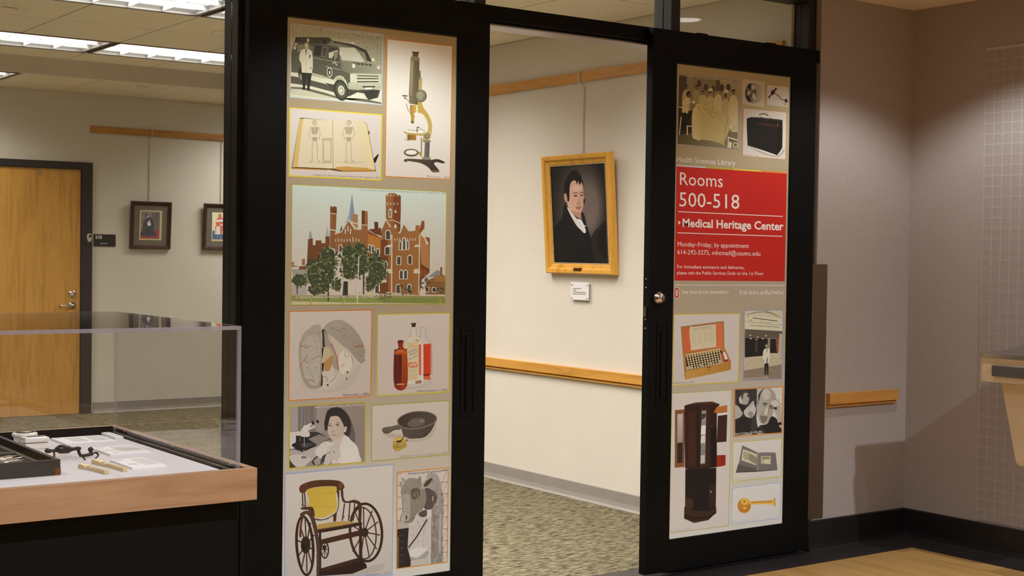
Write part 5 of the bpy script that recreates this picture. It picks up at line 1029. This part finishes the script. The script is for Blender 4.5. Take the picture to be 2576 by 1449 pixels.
p = PR(*Z).frame('#b56c34', '#bca896', '95,538 820,605 800,1395 82,1338', 7, '#c6b4a4', (400, 560, 450, 1390))
p.s_('#a3907e', '170,1170 400,1260 650,1330 760,1230 780,1260 660,1350 400,1290')
p.s_('#1c1612', '155,760 175,705 300,690 560,715 730,735 748,770 745,1140 735,1210 660,1315 630,1310 400,1230 190,1165 168,1140').f('#120e0c', '660,800 745,770 742,1200 660,1315', '#1e1814', (660, 900, 745, 900)).f('#3c2018', '320,780 480,790 680,820 660,855 500,840 360,815').f('#6a3820', '662,790 684,785 676,850 660,852').l('#3a3026', 10, '220,690 740,750').ring('#5c523c', 435, 668, 70, 34, 20, 4, 30, 180, 360).f('#2c241a', '375,690 400,690 500,720 560,700 560,720 470,760 380,710').l('#2c241c', 6, '170,760 660,870')
p.t('#7d7060', 'Medical bag, c. 1940', 92, 1322, 350, 1345, 22); p.build('printed_picture', gpR, 'photograph of a black leather doctor bag')
# ---------------------------------------------------------------- wooden remedy kit
p = PR(1685, 780, .13453).frame('#bfa93a', '#c6b5ac', '68,72 1318,58 1285,1348 38,1418', 17, '#bfaca1', (600, 80, 650, 1400))
p.f('#9c6a3a', '205,310 1012,203 1022,700 245,860').f('#c25a34', '238,345 985,240 1000,690 262,800', '#c86840', (238, 600, 985, 600)).s_('#c6b294', '370,340 480,310 840,268 858,330 868,660 850,690 640,720 420,750 395,720')
p.l('#857258', 8, '440,352 780,312').l('#9a8868', 6, '590,370 810,345').l('#8d7a5c', 6, '415,392 490,385')
for c in range(4): 
    for k in range(9): x = 410+c*112; y = 440+k*24-c*14; p.l('#a89676', 4, [(x, y), (x+75, y-8)])
p.f('#a9743a', '245,850 300,820 1020,690 1145,960 1145,990 290,1150').f('#2c1a14', '290,870 920,760 1000,980 320,1130').f('#b5482a', '920,770 1010,770 1110,960 1010,985').f('#b98440', '285,1150 1145,985 1138,1118 295,1300', '#a8722e', (300, 1200, 1140, 1100)).f('#8f5a2a', '245,855 290,1150 295,1300 285,1290')
for r_ in range(7):
    for c in range(13):
        x = 300+c*50+r_*9; y = 838+r_*42-c*9.5
        if y < 1100-(x-300)*.16: p.e('#bfa476', x+18, y+6, 19, 17).e('#d3bd94', x+18, y, 15, 10)
p.f('#d0c1b2', '985,790 1030,785 1085,915 1030,930').f('#2a2220', '930,760 960,755 990,810 960,820').f('#2a2220', '1025,935 1085,925 1080,940 1030,950')
for x, y in ((330, 1090), (385, 1080), (575, 1040), (765, 995), (945, 955)): p.e('#a8937c', x, y, 28, 36)
p.l('#6a2c1a', 12, '685,1075 770,1060').e('#2c1a14', 733, 1117, 8, 12)
p.t('#a39080', 'Homeopathy kit, c. 1870s', 60, 1372, 468, 1358, 28); p.build('printed_picture', gpR, 'photograph of a wooden kit of corked vials')
# ---------------------------------------------------------------- man before a hospital entrance
p = PR(1860, 770, .13453).frame('#8f8ba3', '#c2b196', '85,72 825,68 800,1382 65,1398', 16, '#b5a386', (400, 80, 400, 480))
p.f('#8f7c66', '118,160 280,112 400,100 520,92 640,130 770,215 770,230 620,150 450,115 300,130 118,170').f('#c9ba9e', '105,170 800,230 800,460 100,430').l('#4a4034', 14, '250,220 718,282').l('#7d6e58', 7, '100,292 800,358').l('#5a4f40', 9, '165,262 242,266').l('#4a4034', 9, '160,175 162,210').l('#7d6e58', 6, '720,322 775,326')
p.t('#7d705c', 'Arthur G. James', 385, 300, 606, 316, 26).t('#5f5342', 'Cancer Hospital and Research Institute', 203, 370, 748, 408, 32, 0, 0.01)
p.f('#5e4e40', '98,430 800,470 800,600 98,610').f('#241f1c', '100,600 720,610 720,900 400,960 100,970').f('#8c7a66', '530,600 575,600 575,880 535,880').f('#7d4a38', '680,590 740,600 730,860 690,850').f('#b09d80', '745,520 800,520 795,990 735,980').f('#4a3a32', '300,660 340,660 335,850 295,850').f('#6f5f4e', '98,440 125,450 125,520 98,520')
for x, y in ((205, 545), (342, 583), (495, 555), (215, 607), (320, 626), (438, 609)): p.e('#e0d4bc', x, y, 20, 8)
p.f('#b5a184', '95,960 560,920 795,990 795,1090 85,1205').l('#8d7a62', 5, '90,1150 250,1000').f('#86705e', '85,1205 795,1090 790,1360 78,1380').f('#baa78c', '575,880 740,880 735,980 580,930')
p.s_('#cdbfa9', '505,790 560,800 575,920 560,960 545,1070 465,1075 460,1000 435,985 450,830').e('#a58b70', 508, 745, 22, 36).s_('#6f5a48', '488,735 495,705 525,705 532,735 510,722').l('#3c332c', 9, '515,785 516,860').f('#2a2422', '468,1072 545,1072 545,1290 520,1290 505,1120 500,1285 470,1285').f('#2a2422', '515,960 528,960 525,1075 505,1075').e('#a58b70', 455, 1020, 14, 20).e('#6a5848', 705, 1245, 14, 10).e('#6a5848', 580, 1275, 18, 9)
p.t('#dfd2c0', 'Arthur G. James, MD (1912-2001)', 88, 1368, 545, 1348, 26); p.build('printed_picture', gpR, 'photograph of a man in a white coat before a hospital entrance')
# ---------------------------------------------------------------- tall dark cabinet
p = PR(1680, 970, .26232).frame('#a0973a', '#c6b5aa', '36,72 614,40 585,1345 8,1420', 5, '#c3b0a4', (300, 60, 300, 1400))
p.f('#7d4a2c', '68,235 165,228 160,780 66,788').f('#b5a498', '92,275 145,268 142,545 90,550', '#8f8078', (100, 300, 140, 540)).f('#2a2422', '90,550 142,545 140,738 90,745').f('#2e1c15', '158,195 260,165 425,155 500,180 470,215 468,780 390,795 280,812 165,795').f('#4a2a1c', '158,190 265,162 425,152 502,180 425,175 268,182').f('#3f2018', '200,250 270,240 268,770 195,760').f('#241510', '280,200 300,195 300,800 282,805')
p.f('#3a2018', '315,195 405,190 400,780 305,790').f('#8f8580', '325,240 368,240 358,750 312,755', '#7a706c', (330, 240, 340, 750)).f('#d6c9bf', '320,385 365,380 360,470 316,470').f('#c9bcb2', '318,480 360,478 358,550 314,552').f('#b5a89e', '316,670 356,665 354,740 312,745').f('#3c3432', '325,270 366,268 364,300 324,330')
p.f('#b0622c', '440,255 470,205 570,188 568,255 480,265').f('#3a221a', '480,290 570,278 562,538 470,545').f('#d6c9bf', '485,270 572,262 572,276 484,284').f('#9c2c1c', '425,690 470,668 555,665 552,765 480,780 420,778', '#8a2418', (430, 700, 550, 700)).l('#5f1810', 5, '520,668 518,772').f('#1c1412', '415,400 470,395 470,780 415,790')
p.f('#1e1614', '168,800 390,795 465,785 460,1165 390,1240 250,1250 165,1180').f('#3f281e', '170,1075 240,1095 240,1180 170,1180').f('#33211a', '395,960 455,945 450,1150 395,1185').f('#38241a', '158,1160 250,1200 385,1205 465,1165 465,1215 390,1290 250,1318 155,1275').f('#28190f', '158,1230 250,1262 390,1250 465,1205 464,1225 390,1275 250,1290 156,1255').e('#d6c9bf', 413, 1018, 4, 8).l('#8a7a70', 3, '415,392 430,390')
p.t('#a39284', 'Dentistry cabinet, c. 1900s', 20, 1405, 212, 1382, 15); p.build('printed_picture', gpR, 'photograph of a tall dark wooden cabinet')
# ---------------------------------------------------------------- two men, grey
p = PR(1835, 965, .10007).frame('#c4742c', '#b5a89c', '118,128 1360,62 1330,1248 95,1345', 26)
p.f('#3a3230', '145,155 690,128 685,900 140,900').f('#ada094', '690,128 820,120 740,400 690,460').f('#c6b8aa', '1000,108 1335,90 1310,980 1080,800 1100,400')
p.s_('#a3948a', '250,360 330,260 430,200 490,280 490,420 440,520 330,520 260,470').s_('#4a403c', '320,220 400,165 470,220 490,280 420,230 360,260 330,380 300,380').s_('#c9bbb0', '245,360 290,370 300,500 255,470').e('#2a2422', 470, 310, 24, 34)
p.s_('#a89a90', '140,560 220,530 300,640 330,760 250,860 140,890').s_('#2c2624', '140,520 260,510 380,560 400,680 330,720 250,600 180,540').s_('#b9aba0', '360,700 480,560 600,430 620,520 670,640 640,760 560,860 420,830').l('#7d6f66', 10, '470,640 540,540 600,450').s_('#8f8178', '460,740 560,700 600,820 520,860')
p.f('#2a2523', '140,900 330,830 430,840 560,900 690,900 720,1240 140,1310').s_('#3c3532', '560,900 670,880 720,1230 560,1270')
p.s_('#ab9c8c', '690,460 720,330 800,180 900,110 1010,108 1110,190 1170,340 1130,520 1100,700 1040,860 960,990 850,1020 760,960 700,760 680,560', '#9a8b7d', (700, 500, 1120, 500)).s_('#453b36', '720,400 730,270 840,130 870,120 790,250 750,420 740,440').s_('#8a7b70', '690,470 720,400 745,440 735,540 700,540').s_('#b9ab9c', '850,160 980,150 1040,280 960,400 850,380')
p.s_('#6f6056', '830,500 900,480 965,520 950,570 870,565').s_('#6f6056', '1000,560 1060,550 1105,590 1080,640 1010,620').e('#c0b3a6', 893, 530, 36, 14, 12).e('#b3a699', 1046, 590, 30, 13, 14).e('#2c2422', 888, 530, 14, 14).e('#2c2422', 1040, 590, 13, 13).l('#3f3530', 16, '850,500 900,485 950,510').l('#3f3530', 14, '1000,560 1080,560').s_('#c0b2a2', '940,540 980,560 970,720 920,790 870,740 910,650').l('#6a5b52', 16, '800,780 860,710').l('#4a3d38', 18, '850,810 900,840 950,830').s_('#75665c', '780,800 900,850 960,830 900,980 800,970').l('#5a4c45', 10, '960,560 985,700 960,760')
p.s_('#bfb0a4', '1040,470 1130,410 1210,430 1240,520 1180,600 1080,540').s_('#a89a8e', '1130,640 1200,560 1290,560 1310,960 1220,990 1180,800').s_('#3a322e', '1110,600 1190,590 1190,650 1130,650').l('#57493f', 12, '1130,390 1230,420 1250,510 1330,520')
p.f('#c9bbae', '670,760 780,1000 830,1040 720,1110 690,1000').s_('#262120', '840,1040 960,1000 1050,830 1180,880 1230,1040 1310,1220 700,1240 720,1110 790,1040').s_('#231f1e', '1210,990 1310,970 1310,1030 1220,1050').f('#4a4340', '860,1100 880,1240 850,1240').f('#3a2c2a', '760,1050 830,1040 850,1240 740,1240')
p.t('#e0d5ca', 'Robert M. Zollinger, MD (1903-1992)', 135, 1288, 820, 1232, 50); p.build('printed_picture', gpR, 'grey photograph of a man resting his head on his hand')
# ---------------------------------------------------------------- photo album and wooden stethoscope
Z = (1835, 1095, .16571)
p = PR(*Z).frame('#bda83c', '#cbbab0', '45,102 798,42 788,628 38,710', 11, '#c6b4a8', (400, 60, 420, 690))
p.f('#4a413c', '95,570 135,430 410,530 720,515 728,528 415,555').f('#6d625c', '195,152 425,260 435,280 410,510 140,440').f('#756a64', '440,262 520,258 700,260 728,520 420,538', '#6a5f5a', (440, 300, 700, 500)).f('#c0ad90', '205,208 422,285 405,455 178,380').s_('#8a7862', '220,260 330,290 410,340 400,430 330,400 290,370 230,350').f('#a5937a', '230,240 300,290 290,360 200,330').f('#b39e80', '480,315 625,310 628,440 475,430').f('#8d7a62', '490,330 600,325 610,360 500,370').f('#c6b496', '525,370 610,365 612,435 530,432').l('#4e4641', 8, '430,270 410,545').l('#8a7f78', 6, '445,270 700,268').f('#574d47', '140,440 410,510 400,530 110,560')
p.t('#a8988c', 'Ohio Medical University sculpture, 1903', 60, 678, 528, 632, 18); p.build('printed_picture', gpR, 'photograph of an open grey photo album')
p = PR(*Z).frame('#98a0be', '#cdbdb2', '42,800 782,712 772,1258 28,1362', 9, '#c9b8ac', (400, 800, 420, 1300))
p.e('#c07828', 225, 1066, 102, 115, 8, col2='#b06a22', ax=(150, 1000, 300, 1160)).s_('#d3a048', '170,990 230,955 300,975 310,1030 240,1060 200,1050').s_('#cc9038', '280,1010 480,995 640,985 690,950 697,1010 688,1078 640,1050 480,1045 300,1050', '#d6a04a', (300, 1000, 320, 1050)).f('#b8782c', '340,1012 650,992 648,1012 340,1030').e('#3c2412', 225, 1006, 14, 9).e('#d9a858', 232, 1105, 26, 20).l('#b06e24', 10, '690,950 688,1078')
p.t('#a8988c', 'Monaural stethoscope, c. 1890', 50, 1335, 412, 1285, 18); p.build('printed_picture', gpR, 'photograph of a wooden trumpet stethoscope')

# ---------------------------------------------------------------- painted portrait
GH = tuple(c/0.80 for c in hexl('e2d8ca'))
p = Print((1360, 370, .22779), pb+PN*0.0150, PN, GH)
p.f('#1c1714', '60,160 690,110 735,1320 110,1330')
def hx(a, b, t): return '#'+''.join('%02x' % round(int(a[i:i+2], 16)+(int(b[i:i+2], 16)-int(a[i:i+2], 16))*t) for i in (0, 2, 4))
p.q = [(62, 158), (690, 108), (737, 1322), (108, 1332)]
for i in range(30): t_ = i/29; k = 1.05-0.7*t_; p.e(hx('1e1815', '705f52', t_), 430+i*3.2, 660, 300*k, 580*k, 0, 48)
for i, (c, k) in enumerate((('#2a211d', 1.0), ('#221b18', .8))): p.s_(c, [(560+20*i, 1000), (640, 880+30*i), (720, 830+40*i), (740, 1320), (540+30*i, 1320)])
p.s_('#12100f', '640,960 690,860 735,820 740,1200 660,1180 630,1060')
p.s_('#131111', '100,1330 118,1010 180,860 240,770 262,640 300,660 420,800 470,860 560,1000 570,1160 600,1330 350,1400')
p.s_('#18161a', '262,620 300,690 390,810 410,880 470,960 480,1100 350,950 250,800')
p.s_('#18161a', '450,720 480,740 500,820 520,890 540,960 500,950 470,860')
p.s_('#d8c8b8', '292,665 330,700 400,790 440,800 470,840 500,930 480,950 440,910 400,870 340,770').s_('#e3d8cc', '400,800 440,810 470,850 496,920 470,930 430,880').l('#a89888', 5, '420,820 450,880 480,930').f('#a5a8b4', '470,860 515,868 490,880')
p.s_('#c39072', '300,440 330,380 420,370 465,420 474,520 480,600 462,690 430,745 390,750 330,710 298,640 290,540', '#d3a688', (460, 500, 320, 500)).s_('#b87f62', '400,720 440,735 440,790 400,770 340,720 330,700').s_('#c08a6c', '262,520 280,505 300,540 296,600 278,605 262,570').s_('#cfa284', '345,420 440,410 450,470 400,500 340,490').s_('#d6ab8e', '365,430 435,425 440,465 400,485 360,475').s_('#cf9c80', '320,580 380,570 390,640 350,670')
p.s_('#1c1613', '300,340 320,290 345,300 360,262 385,280 410,258 425,300 450,310 440,350 380,360')
p.s_('#171210', '258,500 262,410 300,320 340,265 400,262 440,320 470,390 474,440 455,380 430,420 415,375 400,410 385,370 345,380 322,440 318,580 300,600 285,520')
p.l('#33221a', 7, '354,518 366,507 382,502 398,504 409,511').l('#33221a', 7, '434,511 444,504 456,501 466,502 473,506').e('#3a241a', 385, 538, 20, 8, -6).e('#3a241a', 455, 533, 14, 8, -4).e('#14100e', 388, 538, 7, 7).e('#14100e', 456, 533, 6, 7).s_('#c58e70', '425,540 438,600 432,625 402,622 415,590').l('#8f5c46', 6, '402,622 420,630 440,620').l('#96483c', 10, '392,672 420,678 442,670').l('#b86a58', 7, '400,686 436,684').s_('#a8755c', '395,655 440,650 445,665 395,668').s_('#b57e64', '380,720 430,725 420,748 390,745').s_('#221a16', '474,580 488,570 490,610 476,630')
p.build('canvas', por, 'dark canvas of a man in a black coat and white neckcloth')
# ---------------------------------------------------------------- the two framed prints on the far wall, and the room sign
GB = tuple(c/0.78 for c in hexl('a89e88'))
t, o, u, v, n = fp1
p = Print((320, 490, .10352), o+n*0.0107, n, GB)
p.f('#6f6450', '340,400 800,415 775,1065 315,1060').f('#7d3c34', '320,1000 560,960 690,860 785,850 775,1070 315,1060').f('#5c5442', '600,430 790,440 785,840 690,860 610,700')
p.s_('#453c3c', '440,590 520,540 600,570 640,680 665,860 700,990 560,1010 330,980 370,830 390,650').s_('#3a3c34', '480,800 560,760 560,980 430,960').e('#4a4038', 470, 500, 40, 50).e('#b3a284', 500, 530, 22, 26).s_('#c6b894', '490,690 540,630 560,620 555,680 580,700 570,740 510,760').s_('#544a48', '680,500 730,430 760,450 750,560 680,590').f('#34363a', '320,920 360,900 360,970 320,980')
p.build('print_sheet', t, 'printed sheet with a seated dark robed figure')
t, o, u, v, n = fp2
p = Print((320, 490, .10352), o+n*0.0107, n, GB)
p.f('#c3b07c', '2065,430 2560,445 2545,1085 2060,1080').f('#45545c', '2070,870 2120,870 2130,960 2550,960 2545,1085 2065,1080')
p.s_('#b5513c', '2200,500 2230,462 2280,470 2300,560 2340,600 2250,615 2165,605 2205,560').f('#cfc0a0', '2160,610 2350,600 2350,650 2260,660 2155,655').f('#b5513c', '2150,660 2390,655 2390,760 2330,780 2300,960 2260,970 2255,770 2160,765').f('#cfbb9a', '2165,770 2255,770 2260,965 2120,960').f('#a8503c', '2140,760 2165,760 2160,950 2145,950').f('#9a8a70', '2200,500 2230,480 2235,540 2210,560').l('#6d7478', 18, '2195,970 2195,1065').l('#6d7478', 18, '2275,970 2275,1065').f('#c9b795', '2255,720 2310,710 2330,750 2270,750')
p.build('print_sheet', t, 'printed sheet with a standing red robed figure')
p = Print((210, 575, .03796), (0, BY-0.0062, 0), (0, -1, 0), GB)
p.t('#c9c0ae', '510', 795, 672, 1225, 676, 215, 0, 0.03).t('#a89f92', 'Research', 1115, 1018, 1590, 1022, 80, 0, 0.02)
p.build('sign_lettering', sg, 'white lettering 510 Research')
